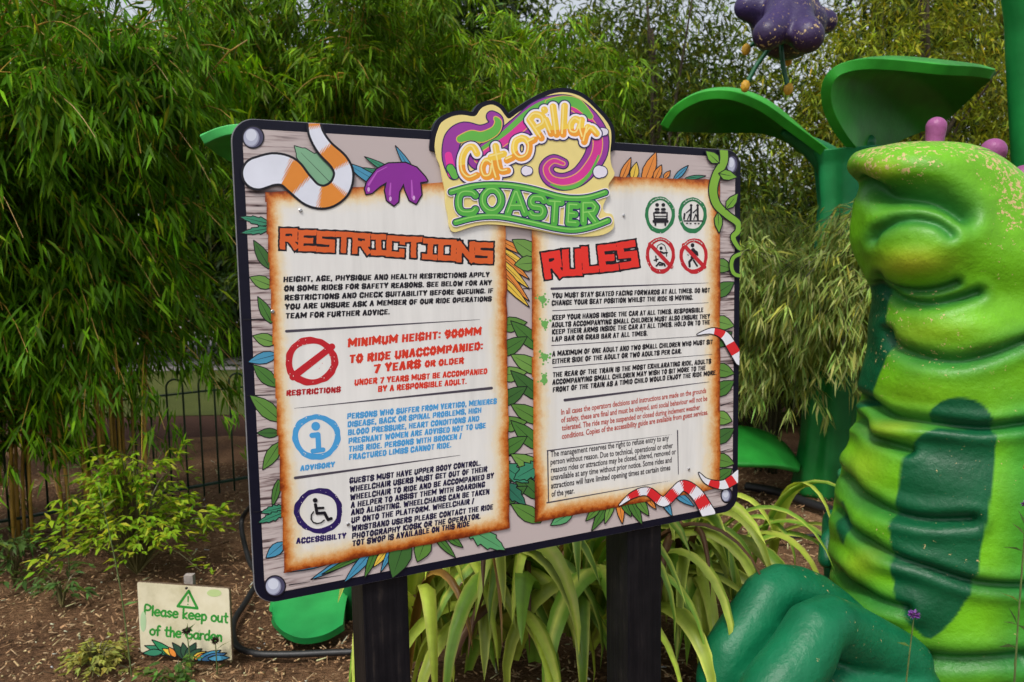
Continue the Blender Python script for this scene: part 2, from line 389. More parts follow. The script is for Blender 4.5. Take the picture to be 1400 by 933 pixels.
# ---- bamboo and trees
G1, G2, G3 = (0.085, 0.205, 0.005), (0.10, 0.20, 0.007), (0.08, 0.10, 0.02)
bamboo(ground_at(-20, 748), 4.0, 1.0, 20, 30, G1, 'leafy green bamboo with golden canes at the left edge of the picture', lean=(0.35, -0.25), low=0.14, blen=(.3, .8), foot=.28, hang=1.1)
bamboo(Vector((-2.55, 4.75, 0)), 4.2, 1.1, 18, 26, G1, 'drooping green bamboo on thin golden canes left of the large board', lean=(0.0, -0.35), low=0.27, blen=(.35, .9), foot=.34, hang=1.15)
bamboo(Vector((-4.3, 6.0, 0)), 4.6, 1.2, 16, 28, G1, 'dense bamboo behind the railing, second clump from the left edge', lean=(-0.2, -0.2), low=0.36)
bamboo(Vector((-1.5, 6.6, 0)), 4.8, 1.3, 18, 28, G2, 'tall bamboo rising behind the top left corner of the board', lean=(0.0, -0.2), low=0.3)
bamboo(Vector((-0.2, 7.3, 0)), 5.0, 1.5, 20, 28, G2, 'tall airy bamboo rising behind the cartoon logo', lean=(0.0, -0.1), low=0.3)
M_CANE2 = mat_plain('dull_green_cane', (0.05, 0.055, 0.02), rough=0.6, noise=0.4, scale=8)
bamboo(Vector((1.95, 6.0, 0)), 2.35, 0.65, 12, 52, (0.26, 0.37, 0.085), 'low pale weeping bamboo beside the giant green flower stem', llen=0.12, lw=0.013, low=0.42, hang=1.25, blen=(.3, .7), foot=.12, lean=(0.0, -0.8), cane_mat=M_CANE2)
bamboo(Vector((2.75, 5.8, 0)), 1.95, 0.35, 6, 34, (0.24, 0.34, 0.08), 'small pale bamboo between the giant stem and the caterpillar statue', llen=0.11, lw=0.013, low=0.45, hang=1.25, blen=(.25, .5), foot=.08, lean=(-.15, -0.5), cane_mat=M_CANE2)
tree((2.4, 7.5, 0), 1, [((2.4, 7.5, .8), (1.1, .6, .8)), ((1.3, 7.6, .7), (.9, .6, .8)), ((3.6, 7.4, .7), (1.0, .6, .8))], 2200, 8, 0.1, 0.03, (0.05, 0.085, 0.015), 'dark green bush behind the pale weeping bamboo', name='bush', cat='bush', trunk_r=.04)
tree((1.6, 9.0, 0), 3, [((1.6, 9.0, 4.2), (1.5, 1.1, 1.7)), ((0.6, 9.2, 3.0), (1.3, 1.0, 1.3)), ((2.5, 8.8, 2.6), (1.3, 1.0, 1.5)), ((1.5, 8.8, 1.2), (1.5, .9, 1.0))], 3000, 9, 0.12, 0.022, (0.085, 0.125, 0.014),
     'olive green tree right of the cartoon logo')
tree((4.6, 9.0, 0), 3, [((4.6, 9.0, 4.6), (1.8, 1.2, 1.7)), ((3.7, 8.6, 3.4), (1.4, 1.0, 1.2)), ((5.6, 8.8, 3.1), (1.4, 1.0, 1.3)), ((4.6, 8.7, 1.7), (1.9, .9, 1.3))], 2900, 9, 0.12, 0.020, (0.18, 0.215, 0.018),
     'yellow green leafy tree behind the giant leaves and purple flower')
tree((8.2, 10.5, 0), 4, [((8.2, 10.5, 5.2), (1.8, 1.5, 1.5)), ((7.2, 10.2, 3.4), (1.6, 1.4, 1.4)), ((9.2, 10.4, 2.6), (1.9, 1.4, 1.6)), ((7.6, 10, 1.2), (1.8, 1.2, 1.2))], 2600, 9, 0.12, 0.02, (0.14, 0.155, 0.02),
     'olive green tree behind the caterpillar head at the right edge')
dark = [((-10.5, 14, 0), 6.2), ((-5.5, 15.5, 0), 7.2), ((-1.8, 14.5, 0), 7.4), ((2.6, 15, 0), 6.2), ((-0.2, 13.2, 0), 7.0), ((6.8, 13.8, 0), 8.2), ((11.4, 14.5, 0), 6.2)]
dl = ['dark evergreen far left, behind the bamboo at the left edge', 'dark evergreen far behind the left part of the bamboo', 'dark evergreen behind the bamboo over the top left of the board',
      'dark evergreen behind the olive tree right of the logo', 'dark evergreen behind the tall airy bamboo over the logo', 'dark conifer behind the purple flower', 'dark conifer behind the tall stem at the right edge']
for (b, h), lb in zip(dark, dl):
    bl = []
    for q in range(7):
        f_ = q / 6; zz = 1.3 + f_ * (h - 2); rr = 3.1 * (1 - 0.72 * f_)
        bl.append(((b[0] + rng.normal(0, .5), b[1] + rng.normal(0, .3), zz), (rr, rr * .8, 1.15)))
    tree(b, h, bl, 4200, 8, 0.22, 0.062, (0.028, 0.055, 0.012), lb, name='evergreen_tree', group='dark trees along the back', trunk_r=0.22, flat=0.6, hang=0.3, shell=0.45)

# ------------------------------------------------------------------ fibreglass sculptures
def mat_sculpt(name, worn=(0.50, 0.36, 0.16), wear=0.68, rough=0.40, bump=0.35):
    mt, nt, b = new_mat(name); L = nt.links; tc = N(nt, 'ShaderNodeTexCoord')
    a = N(nt, 'ShaderNodeVertexColor', layer_name='col')
    n1 = N(nt, 'ShaderNodeTexNoise', Scale=7.0, Detail=3.0); n0 = N(nt, 'ShaderNodeTexNoise', Scale=55.0, Detail=6.0, Roughness=0.7)
    n2 = N(nt, 'ShaderNodeTexNoise', Scale=2.2, Detail=2.0)
    for q in (n0, n1, n2): L.new(tc.outputs['Object'], q.inputs['Vector'])
    # blotchy sprayed paint
    mr = N(nt, 'ShaderNodeMapRange'); mr.inputs[1].default_value = 0.3; mr.inputs[2].default_value = 0.7; mr.inputs[3].default_value = 0.82; mr.inputs[4].default_value = 1.18
    L.new(n1.outputs[0], mr.inputs[0])
    sc = N(nt, 'ShaderNodeVectorMath', operation='SCALE'); L.new(a.outputs[0], sc.inputs[0]); L.new(mr.outputs[0], sc.inputs['Scale'])
    # flaked paint
    ad = N(nt, 'ShaderNodeMath', operation='ADD'); L.new(n0.outputs[0], ad.inputs[0])
    m2 = N(nt, 'ShaderNodeMath', operation='MULTIPLY'); m2.inputs[1].default_value = 0.55; L.new(n2.outputs[0], m2.inputs[0]); L.new(m2.outputs[0], ad.inputs[1])
    al = N(nt, 'ShaderNodeMath', operation='MULTIPLY_ADD'); L.new(a.outputs[1], al.inputs[0]); al.inputs[1].default_value = 0.25; L.new(ad.outputs[0], al.inputs[2])
    st = ramp(nt, [(wear + 0.30, (0, 0, 0)), (wear + 0.335, (1, 1, 1))]); L.new(al.outputs[0], st.inputs[0])
    mx = N(nt, 'ShaderNodeMix', data_type='RGBA'); mx.inputs[7].default_value = (*worn, 1)
    L.new(st.outputs[0], mx.inputs[0]); L.new(sc.outputs[0], mx.inputs[6]); L.new(mx.outputs[2], b.inputs['Base Color'])
    b.inputs['Roughness'].default_value = rough; b.inputs['Specular IOR Level'].default_value = 0.3
    n3 = N(nt, 'ShaderNodeTexNoise', Scale=38.0, Detail=5.0, Roughness=0.6); L.new(tc.outputs['Object'], n3.inputs['Vector'])
    bp = N(nt, 'ShaderNodeBump', Strength=bump, Distance=0.012); L.new(n3.outputs[0], bp.inputs['Height']); L.new(bp.outputs[0], b.inputs['Normal'])
    return mt
M_SCULPT = mat_sculpt('painted_fibreglass')
M_SMOOTH = mat_sculpt('painted_fibreglass_smooth', wear=0.72, rough=0.42, bump=0.12)

def polyline_d(PX, pts):
    """distance of (n,2) points to a pixel polyline"""
    P = np.asarray(pts, float); d = np.full(len(PX), 1e9)
    for a, b in zip(P[:-1], P[1:]):
        ab = b - a; t = np.clip(((PX - a) @ ab) / (ab @ ab + 1e-9), 0, 1)
        d = np.minimum(d, np.linalg.norm(PX - (a + t[:, None] * ab), axis=1))
    return d
def poly_sd(PX, pts):
    P = np.asarray(pts, float); Q = np.roll(P, -1, 0); d = np.full(len(PX), 1e9); ins = np.zeros(len(PX), bool)
    for a, b in zip(P, Q):
        ab = b - a; t = np.clip(((PX - a) @ ab) / (ab @ ab + 1e-9), 0, 1)
        d = np.minimum(d, np.linalg.norm(PX - (a + t[:, None] * ab), axis=1))
        c = ((a[1] > PX[:, 1]) != (b[1] > PX[:, 1]))
        with np.errstate(divide='ignore', invalid='ignore'):
            ins ^= c & (PX[:, 0] < (b[0] - a[0]) * (PX[:, 1] - a[1]) / (b[1] - a[1] + 1e-12) + a[0])
    return np.where(ins, -d, d)
def smooth01(x): x = np.clip(x, 0, 1); return x * x * (3 - 2 * x)

# ---- caterpillar
CY = 3.0
cat_root = empty('caterpillar_statue', at(1320, 1000, CY) * Vector((1, 1, 0)), 'giant bright green caterpillar statue with dark belly patches and purple horns', 'statue')
tabL = np.array([(194, 1268), (197, 1232), (200, 1212), (206, 1195), (214, 1182), (226, 1175), (240, 1176), (252, 1182), (264, 1184), (285, 1181), (305, 1177), (325, 1177), (345, 1182), (365, 1192),
                 (385, 1205), (400, 1210), (430, 1207), (470, 1203), (510, 1199), (545, 1195), (560, 1191), (580, 1187), (598, 1186), (612, 1180), (635, 1171), (660, 1166), (684, 1163), (705, 1156), (735, 1151), (770, 1150), (800, 1151), (840, 1154), (900, 1160), (960, 1168), (1040, 1180), (1100, 1195)], float)
tabR = np.array([(194, 1272), (197, 1300), (202, 1320), (210, 1338), (225, 1358), (250, 1385), (280, 1408), (320, 1432), (380, 1455), (450, 1468), (520, 1472), (600, 1475), (700, 1480), (800, 1482), (900, 1478), (1040, 1465), (1100, 1450)], float)
NR, NA = 340, 300
ys = np.concatenate([194 + 20 * np.linspace(0, 1, 40) ** 1.8, np.linspace(214, 1085, NR - 40)[0:]])
xl = np.interp(ys, tabL[:, 0], tabL[:, 1]); xr = np.interp(ys, tabR[:, 0], tabR[:, 1])
ker = np.exp(-np.linspace(-2, 2, 7) ** 2); ker /= ker.sum()
def smo(a): return np.convolve(np.pad(a, 3, mode='edge'), ker, 'valid')
xl = np.where(ys > 222, smo(xl), xl); xr = np.where(ys > 222, smo(xr), xr)
th = np.linspace(0, 2 * math.pi, NA, endpoint=False)
rings = np.zeros((len(ys), NA, 3))
for i, y in enumerate(ys):
    a_ = at(xl[i], y, CY); b_ = at(xr[i], y, CY); c = (a_ + b_) / 2; r = (b_ - a_).length / 2; ax = (b_ - a_).normalized()
    ry = min(r * 0.92, 0.42) if r > 0.02 else r
    # flat side-face: super ellipse so the visible side is broad
    e = 0.85
    cx = np.sign(np.cos(th)) * np.abs(np.cos(th)) ** e; sy = np.sign(np.sin(th)) * np.abs(np.sin(th)) ** e
    rings[i] = np.array(c) + np.outer(cx * r, np.array(ax)) + np.outer(-sy * ry, [0, 1, 0])
V, faces = loft(rings, True)
PX = project(V)
gridV = V.reshape(len(ys), NA, 3)
nu = np.gradient(gridV, axis=0); nv = np.roll(gridV, -1, 1) - np.roll(gridV, 1, 1)
Nn = np.cross(nv, nu).reshape(-1, 3); Nn /= np.linalg.norm(Nn, axis=1, keepdims=True) + 1e-9
cen = gridV.mean(1, keepdims=True).repeat(NA, 1).reshape(-1, 3)
Nn *= np.sign(((V - cen) * Nn).sum(1, keepdims=True) + 1e-9)
front = smooth01((CY + 0.22 - V[:, 1]) / 0.14)
grooves = [([(1176, 249), (1190, 257), (1211, 267), (1241, 269), (1275, 273), (1300, 283), (1318, 295)], 11, 0.040), ([(1200, 326), (1207, 316), (1229, 305), (1254, 302), (1280, 308), (1299, 321)], 6, 0.028),
           ([(1210, 370), (1217, 382), (1237, 393), (1263, 397), (1289, 393), (1308, 386)], 5, 0.024), ([(1205, 386), (1216, 396), (1241, 411), (1271, 416), (1301, 411), (1338, 401)], 6, 0.03),
           ([(1221, 455), (1225, 470), (1250, 484), (1280, 492), (1314, 494), (1357, 484), (1400, 468)], 7, 0.034),
           ([(1194, 551), (1205, 560), (1223, 570), (1268, 578), (1316, 584), (1350, 586), (1400, 580), (1460, 570)], 6, 0.03), ([(1185, 580), (1195, 593), (1206, 602), (1245, 616)], 6, 0.026),
           ([(1165, 656), (1175, 672), (1190, 685), (1223, 702), (1270, 712), (1330, 712)], 7, 0.03), ([(1156, 706), (1168, 725), (1190, 742), (1221, 760), (1270, 778), (1332, 798), (1396, 803), (1460, 800)], 6, 0.026),
           ([(1150, 782), (1162, 798), (1180, 809), (1206, 822), (1240, 832)], 7, 0.03), ([(1150, 868), (1200, 890), (1300, 905), (1400, 900)], 9, 0.03)]
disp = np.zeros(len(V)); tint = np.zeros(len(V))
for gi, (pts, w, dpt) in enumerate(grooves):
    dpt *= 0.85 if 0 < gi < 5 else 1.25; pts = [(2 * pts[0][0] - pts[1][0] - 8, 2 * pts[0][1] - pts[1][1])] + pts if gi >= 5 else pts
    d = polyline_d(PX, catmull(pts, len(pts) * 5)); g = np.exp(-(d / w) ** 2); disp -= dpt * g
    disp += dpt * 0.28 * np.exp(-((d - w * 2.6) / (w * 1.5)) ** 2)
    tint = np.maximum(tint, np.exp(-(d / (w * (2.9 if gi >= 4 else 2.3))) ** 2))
def bulge(cx, cy, rx, ry, h): return h * np.exp(-(((PX[:, 0] - cx) / rx) ** 2 + ((PX[:, 1] - cy) / ry) ** 2))
disp += bulge(1254, 350, 62, 36, 0.065) + bulge(1240, 226, 75, 18, 0.028) + bulge(1310, 246, 60, 26, 0.02) + bulge(1290, 450, 80, 28, 0.03)
disp += bulge(1225, 590, 70, 13, 0.035) + bulge(1190, 640, 75, 30, 0.035) + bulge(1185, 718, 75, 20, 0.025) + bulge(1190, 772, 65, 20, 0.028) + bulge(1190, 835, 70, 24, .03) + bulge(1260, 520, 110, 36, .035) + bulge(1285, 448, 110, 28, .015)
disp += 0.004 * np.sin(V[:, 2] * 23 + V[:, 0] * 9)
V = V + Nn * (disp * front)[:, None]
# airbrushed paint: lime on the swellings, deeper green lines beside the folds, dark patches
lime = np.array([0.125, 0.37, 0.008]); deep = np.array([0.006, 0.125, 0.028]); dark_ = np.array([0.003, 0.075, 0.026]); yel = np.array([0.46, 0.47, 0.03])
C = np.tile(lime, (len(V), 1))
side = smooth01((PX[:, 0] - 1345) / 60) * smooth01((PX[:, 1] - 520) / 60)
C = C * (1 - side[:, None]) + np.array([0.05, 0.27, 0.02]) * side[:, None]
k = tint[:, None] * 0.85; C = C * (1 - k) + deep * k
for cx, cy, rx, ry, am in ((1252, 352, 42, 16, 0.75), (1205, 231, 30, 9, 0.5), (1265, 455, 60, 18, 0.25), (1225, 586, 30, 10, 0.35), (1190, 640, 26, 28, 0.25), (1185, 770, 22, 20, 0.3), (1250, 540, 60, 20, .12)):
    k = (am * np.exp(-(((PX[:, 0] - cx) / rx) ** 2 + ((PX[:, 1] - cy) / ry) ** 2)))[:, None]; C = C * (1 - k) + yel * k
patches = [[(1270, 577), (1276, 560), (1292, 547), (1314, 543), (1338, 550), (1352, 566), (1357, 590), (1318, 586)],
           [(1281, 586), (1262, 596), (1250, 610), (1240, 632), (1231, 665), (1223, 706), (1221, 768), (1224, 800), (1230, 824), (1246, 850), (1270, 872), (1300, 850), (1318, 826), (1332, 796), (1347, 720), (1357, 655), (1359, 590), (1320, 587)],
           [(1157, 688), (1152, 700), (1151, 725), (1155, 744), (1161, 735), (1164, 710), (1163, 690)],
           [(1204, 384), (1212, 392), (1219, 402), (1222, 440), (1223, 470), (1222, 480), (1214, 510), (1207, 530), (1196, 553), (1150, 553), (1150, 400), (1185, 392)]]
for p in patches:
    k = (1 - smooth01((poly_sd(PX, catmull(p + p[:1], len(p) * 4)) + 1.5) / 3))[:, None]; C = C * (1 - k) + dark_ * k
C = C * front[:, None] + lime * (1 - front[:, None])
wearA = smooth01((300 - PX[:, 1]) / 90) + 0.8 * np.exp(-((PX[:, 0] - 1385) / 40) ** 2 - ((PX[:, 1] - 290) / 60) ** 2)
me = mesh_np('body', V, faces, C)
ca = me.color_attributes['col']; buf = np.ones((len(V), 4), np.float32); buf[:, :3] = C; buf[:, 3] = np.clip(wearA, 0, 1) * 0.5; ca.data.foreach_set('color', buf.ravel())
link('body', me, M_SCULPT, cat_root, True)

def lump(name, parts, color, parent, mat, voxel=0.016, blend=6):
    """fused rounded lobes: tapering round-ended tubes, voxel remeshed and relaxed into one skin"""
    mb = MB()
    for path, radii in parts:
        P = catmull(path, 12); R = np.interp(np.linspace(0, 1, 12), np.linspace(0, 1, len(radii)), radii)
        t0 = P[0] - P[1]; t0 /= np.linalg.norm(t0); t1 = P[-1] - P[-2]; t1 /= np.linalg.norm(t1)
        ang = np.linspace(math.pi / 2 * 0.98, 0, 7)[:-1]
        P2 = [P[0] + t0 * R[0] * math.sin(a) for a in ang] + list(P) + [P[-1] + t1 * R[-1] * math.sin(a) for a in ang[::-1]]
        R2 = [R[0] * math.cos(a) for a in ang] + list(R) + [R[-1] * math.cos(a) for a in ang[::-1]]
        V, f = tube_vf(P2, R2, 24); mb.add(V, f)
    me = with_mod(mb.mesh('t'), ('REMESH', dict(mode='VOXEL', voxel_size=voxel)), ('SMOOTH', dict(factor=0.5, iterations=blend)))
    vv = np.zeros(len(me.vertices) * 3, np.float32); me.vertices.foreach_get('co', vv)
    a = me.color_attributes.new('col', 'FLOAT_COLOR', 'POINT'); c = np.ones((len(me.vertices), 4), np.float32)
    if callable(color): c[:, :3] = color(vv.reshape(-1, 3))
    else: c[:, :3] = color
    c[:, 3] = 0.26 if name == 'flower_bell' else 0.1; a.data.foreach_set('color', c.ravel())
    return link(name, me, mat, parent, True)
FOOT = (0.004, 0.125, 0.05)
lump('foot', [([at(1160, 850, 2.82), at(1110, 814, 2.78), at(1060, 806, 2.72), at(1030, 850, 2.66), at(998, 892, 2.60), at(985, 930, 2.58)], [.08, .086, .088, .098, .09, .085]),
               ([at(1235, 905, 2.68), at(1180, 875, 2.62), at(1124, 854, 2.52), at(1092, 905, 2.44), at(1052, 950, 2.38), at(1036, 990, 2.36)], [.10, .10, .10, .108, .10, .09]),
               ([at(1090, 850, 2.70), at(1055, 890, 2.62), at(1020, 930, 2.56)], [.06, .085, .08]), ([at(1225, 950, 2.68), at(1130, 950, 2.60), at(1060, 1000, 2.5)], [.16, .13, .12])], FOOT, cat_root, M_SCULPT, 0.012, 7)
lump('foot', [([at(1150, 735, 3.35), at(1133, 735, 3.3), at(1131, 765, 3.25)], [.05, .03, .04]), ([at(1140, 712, 3.4), at(1143, 750, 3.4), at(1150, 800, 3.35)], [.05, .06, .07])], (0.004, 0.10, 0.04), cat_root, M_SCULPT, 0.012, 3)
PUR = (0.27, 0.07, 0.20)
for x0, y0, x1, y1, w0, w1, yy in ((1276, 212, 1280, 174, 12, 13.5, 2.95), (1336, 242, 1358, 207, 13, 17, 2.97), (1380, 275, 1400, 244, 14, 18, 3.0), (1340, 238, 1360, 233, 5, 6, 3.1)):
    p0, p1 = at(x0, y0, yy), at(x1, y1, yy); s_ = yy / F
    lump('horn', [([p0, p0 * .5 + p1 * .5, p1], [w0 * s_, w0 * s_ * .95, w1 * s_])], PUR, cat_root, M_SCULPT, 0.006, 3)

# ---- giant green plant sculpture with two leaves
PY = 5.3
pl_root = empty('giant_plant_sculpture', ground_at(1125, 668), 'giant glossy green plant sculpture with two huge leaves behind the board', 'sculpture')
stem = catmull([(1128, 672, 5.4), (1135, 600, 5.4), (1146, 480, 5.4), (1155, 380, 5.4), (1160, 290, 5.4), (1163, 235, 5.4), (1165, 208, 5.4)], 50)
srad = np.interp(stem[:, 1], [200, 225, 280, 400, 520, 600, 672], [58, 47, 40, 44, 40, 38, 44]) * 5.4 / F
T = np.linspace(0, 2 * math.pi, 72, endpoint=False)
rings = []
for (x, y, yy), r in zip(stem, srad):
    c = np.array(at(x, y, yy)); fl_ = 1 + 0.06 * np.cos(T * 5 + 0.5 + y * 0.004) + 0.05 * np.cos(T * 9 + 1 - y * .003)
    rings.append(c + np.stack([np.cos(T) * r * fl_, np.sin(T) * r * fl_, 0 * T], 1))
rings = np.array(rings); V, f = loft(rings)
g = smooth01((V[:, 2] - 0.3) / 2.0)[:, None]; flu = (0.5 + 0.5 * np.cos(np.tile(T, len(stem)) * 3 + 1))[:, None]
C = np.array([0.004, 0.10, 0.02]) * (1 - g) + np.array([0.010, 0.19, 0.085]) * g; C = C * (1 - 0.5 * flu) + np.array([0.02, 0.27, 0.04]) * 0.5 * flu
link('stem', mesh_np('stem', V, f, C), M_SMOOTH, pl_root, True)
def ruled_leaf(name, A, B, n, mcount, thick, sag, colA, colB, parent):
    """a thick curved blade between two edge curves in space"""
    A = catmull(A, n); B = catmull(B, n); s = np.linspace(0, 1, mcount)[:, None, None]
    G = A[None] * (1 - s) + B[None] * s
    w = np.linalg.norm(B - A, axis=1)[None, :, None]
    G = G + np.array([0, 0.35, 1.0]) * (sag * w * (4 * s * (1 - s)))
    Vv = G.reshape(-1, 3); i = np.arange(mcount - 1)[:, None] * n + np.arange(n - 1)[None]
    Fq = np.stack([i, i + 1, i + n + 1, i + n], -1).reshape(-1, 4)
    k = s.repeat(n, 1).reshape(-1, 1); C = np.array(colA) * (1 - k) + np.array(colB) * k
    me = mesh_np(name, Vv, Fq, C)
    me = with_mod(me, ('SOLIDIFY', dict(thickness=thick, offset=0)), ('BEVEL', dict(width=thick * 0.46, segments=6, angle_limit=math.radians(50))), ('SUBSURF', dict(levels=1)))
    return link(name, me, M_SMOOTH, parent, True)
LG, DG = (0.035, 0.36, 0.03), (0.010, 0.17, 0.008)  # LG paints the sky-lit highlight onto the near rim, fading to DG
ruled_leaf('leaf', [at(*p) for p in ((1134, 214, 5.3), (1105, 192, 5.2), (1072, 168, 5.1), (1040, 146, 5.0), (1000, 131, 4.95), (960, 132, 5.0), (925, 150, 5.1), (908, 174, 5.2))],
           [at(*p) for p in ((1128, 220, 5.5), (1100, 208, 5.6), (1075, 190, 5.75), (1045, 180, 5.85), (1010, 179, 5.85), (970, 180, 5.75), (935, 180, 5.5), (910, 179, 5.3))], 40, 12, 0.058, 0.13, LG, DG, pl_root)
ruled_leaf('leaf', [at(*p) for p in ((1174, 214, 5.3), (1150, 185, 5.0), (1132, 150, 4.85), (1130, 118, 4.75), (1145, 97, 4.7), (1180, 88, 4.7), (1230, 90, 4.75), (1290, 96, 4.8), (1330, 98, 4.9), (1357, 102, 5.0))],
           [at(*p) for p in ((1184, 216, 5.4), (1205, 205, 5.5), (1228, 192, 5.6), (1255, 180, 5.7), (1280, 168, 5.7), (1303, 153, 5.65), (1322, 136, 5.5), (1338, 121, 5.35), (1350, 111, 5.2), (1358, 106, 5.1))], 40, 14, 0.062, 0.10, LG, DG, pl_root)
lump('petiole', [([at(1072, 182, 5.4), at(1100, 196, 5.4), at(1130, 218, 5.4), at(1150, 245, 5.4)], [.03, .06, .1, .12]), ([at(1185, 195, 5.35), at(1175, 215, 5.4), at(1168, 245, 5.4)], [.06, .11, .14])], (0.012, 0.15, 0.05), pl_root, M_SMOOTH, 0.014, 5)
# leaf lying at its foot
ruled_leaf('leaf', [at(*p) for p in ((1095, 640, 5.5), (1070, 607, 5.5), (1040, 590, 5.4), (1000, 585, 5.3), (950, 600, 5.2))], [at(*p) for p in ((1092, 646, 5.2), (1065, 640, 5.0), (1035, 638, 4.9), (1000, 637, 4.9), (955, 630, 4.95))], 24, 10, 0.04, 0.05, (0.008, 0.13, 0.012), (0.02, 0.24, 0.03), pl_root)
lump('bud', [([at(1153, 648, 5.0), at(1170, 650, 5.0)], [.04, .06])], (0.05, 0.30, 0.12), pl_root, M_SMOOTH, 0.012, 3)

# ---- giant purple flower drooping from a tall stem
fw = empty('giant_flower_sculpture', at(1392, 700, 4.6) * Vector((1, 1, 0)), 'giant drooping purple flower with yellow tipped stamens on a tall green stem', 'sculpture')
FY = 4.2
sp = [Vector((at(1418, 300, 4.7).x + 0.12, 4.7, 0)), Vector((at(1418, 300, 4.7).x + 0.1, 4.7, 1.2)), at(1412, 240, 4.65), at(1402, 80, 4.6), at(1396, 0, 4.55), at(1365, -130, 4.45), at(1270, -220, 4.3), at(1120, -200, 4.2), at(1075, -120, 4.2)]
V, f = tube_vf(catmull(sp, 60), np.interp(np.linspace(0, 1, 60), [0, .3, .5, 1], [.13, .1, .095, .06]), 20); link('stem', mesh_np('stem', V, f, np.tile([[0.010, 0.19, 0.04]], (len(V), 1))), M_SMOOTH, fw, True)
FV = (0.045, 0.026, 0.085)
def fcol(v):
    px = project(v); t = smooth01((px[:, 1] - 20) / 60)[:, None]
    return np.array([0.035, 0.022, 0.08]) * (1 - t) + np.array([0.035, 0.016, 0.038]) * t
parts = [([at(1075, -130, FY), at(1076, -60, FY), at(1077, 0, FY), at(1078, 30, FY)], [.1, .15, .14, .19])]
for (x, y, dx, r) in ((1022, 10, -.02, .07), (1050, 47, -.35, .075), (1104, 50, -.36, .08), (1128, 30, 0.05, .065), (1040, 26, .32, .07), (1107, 30, .32, .07)):
    parts.append(([at(1078, 15, FY + dx * .4), at((x + 1078) / 2, (y + 14) / 2 + 4, FY + dx * .7), at(x, y, FY + dx)], [.12, .085, r]))
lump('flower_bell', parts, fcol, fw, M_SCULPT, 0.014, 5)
M_STAMEN = mat_plain('stamen_green', (0.008, 0.10, 0.04), rough=0.4); M_ANTHER = mat_plain('anther_yellow', (0.55, 0.30, 0.02), rough=0.6, noise=0.2)
for x0, y0, x1, y1, dy in ((1055, 60, 1019, 118, -.1), (1068, 62, 1078, 122, -.1), (1040, 55, 1020, 68, .15), (1068, 60, 1077, 83, .15)):
    st_ = MB().tube(catmull([at(x0, y0 - 25, FY), at(x0, y0, FY + dy), at((x0 + x1) / 2 - 2, (y0 + y1) / 2, FY + dy), at(x1, y1, FY + dy)], 12), 0.012, 8).build('stamen', M_STAMEN, fw, True)
    an = bmesh.new(); bmesh.ops.create_icosphere(an, subdivisions=3, radius=0.026)
    for v in an.verts: v.co *= 1 + 0.12 * math.sin(v.co.x * 300) * math.sin(v.co.z * 260)
    me = bpy.data.meshes.new('anther'); an.to_mesh(me); an.free(); p = at(x1, y1, FY + dy)
    me.transform(Matrix.Translation(p) @ Matrix.Diagonal((0.9, 0.9, 1.2, 1))); link('anther', me, M_ANTHER, st_, True)

# ---- giant leaf peeping out left of the board, and one lying behind the left post
gl = empty('giant_leaf_sculpture', at(420, 880, 2.9) * Vector((1, 1, 0)), 'green fibreglass leaf tip poking out behind the upper left corner of the board', 'sculpture')
ruled_leaf('blade', [at(*p) for p in ((276, 192, 3.4), (300, 181, 3.4), (330, 176, 3.4), (380, 180, 3.4), (430, 200, 3.4))], [at(*p) for p in ((278, 194, 3.5), (296, 207, 3.6), (325, 221, 3.65), (375, 235, 3.6), (430, 235, 3.5))], 24, 8, 0.04, 0.1, (0.06, 0.42, 0.10), (0.03, 0.25, 0.03), gl)
MB().tube(catmull([at(420, 220, 3.45), at(450, 240, 3.45), at(470, 330, 3.45), at(475, 500, 3.5), Vector((at(475, 700, 3.5).x, 3.5, 0))], 20), 0.04, 12, (0.01, 0.15, 0.04)).build('stem', M_SMOOTH, gl, True)
g2 = empty('giant_leaf_sculpture', ground_at(420, 868), 'rounded bright green fibreglass leaf lying on the mulch behind the left post', 'sculpture')
ruled_leaf('blade', [at(*p) for p in ((374, 835, 3.35), (372, 845, 3.3), (378, 858, 3.25), (392, 870, 3.2), (415, 877, 3.18), (445, 872, 3.2), (470, 858, 3.25))],
           [at(*p) for p in ((376, 815, 3.55), (380, 800, 3.6), (395, 790, 3.65), (415, 785, 3.65), (440, 785, 3.65), (460, 795, 3.6), (474, 815, 3.5))], 26, 10, 0.035, 0.04, (0.012, 0.22, 0.05), (0.04, 0.34, 0.08), g2)

# ------------------------------------------------------------------ flat print machinery
class Plane:
    """a flat sign face: px() takes a photo pixel to (u, v) metres on the face"""
    def __init__(s, o, u, v): s.o = Vector(o); s.u = Vector(u).normalized(); s.v = Vector(v).normalized(); s.n = s.u.cross(s.v).normalized(); s.n = s.n if s.n.y < 0 else -s.n
    def uv(s, XY):
        XY = np.asarray(XY, float)
        d = np.outer((XY[:, 0] - 700) / F, RGT) - np.outer((XY[:, 1] - 466.5) / F, UPV) + np.array(FWD)
        t = ((s.o - CAM).dot(s.n)) / (d @ np.array(s.n)); P = np.array(CAM) + d * t[:, None] - np.array(s.o)
        return np.stack([P @ np.array(s.u), P @ np.array(s.v)], 1)
    def xyz(s, UV, w): return np.array(s.o) + np.outer(UV[:, 0], s.u) + np.outer(UV[:, 1], s.v) + np.outer(np.broadcast_to(w, len(UV)), s.n)

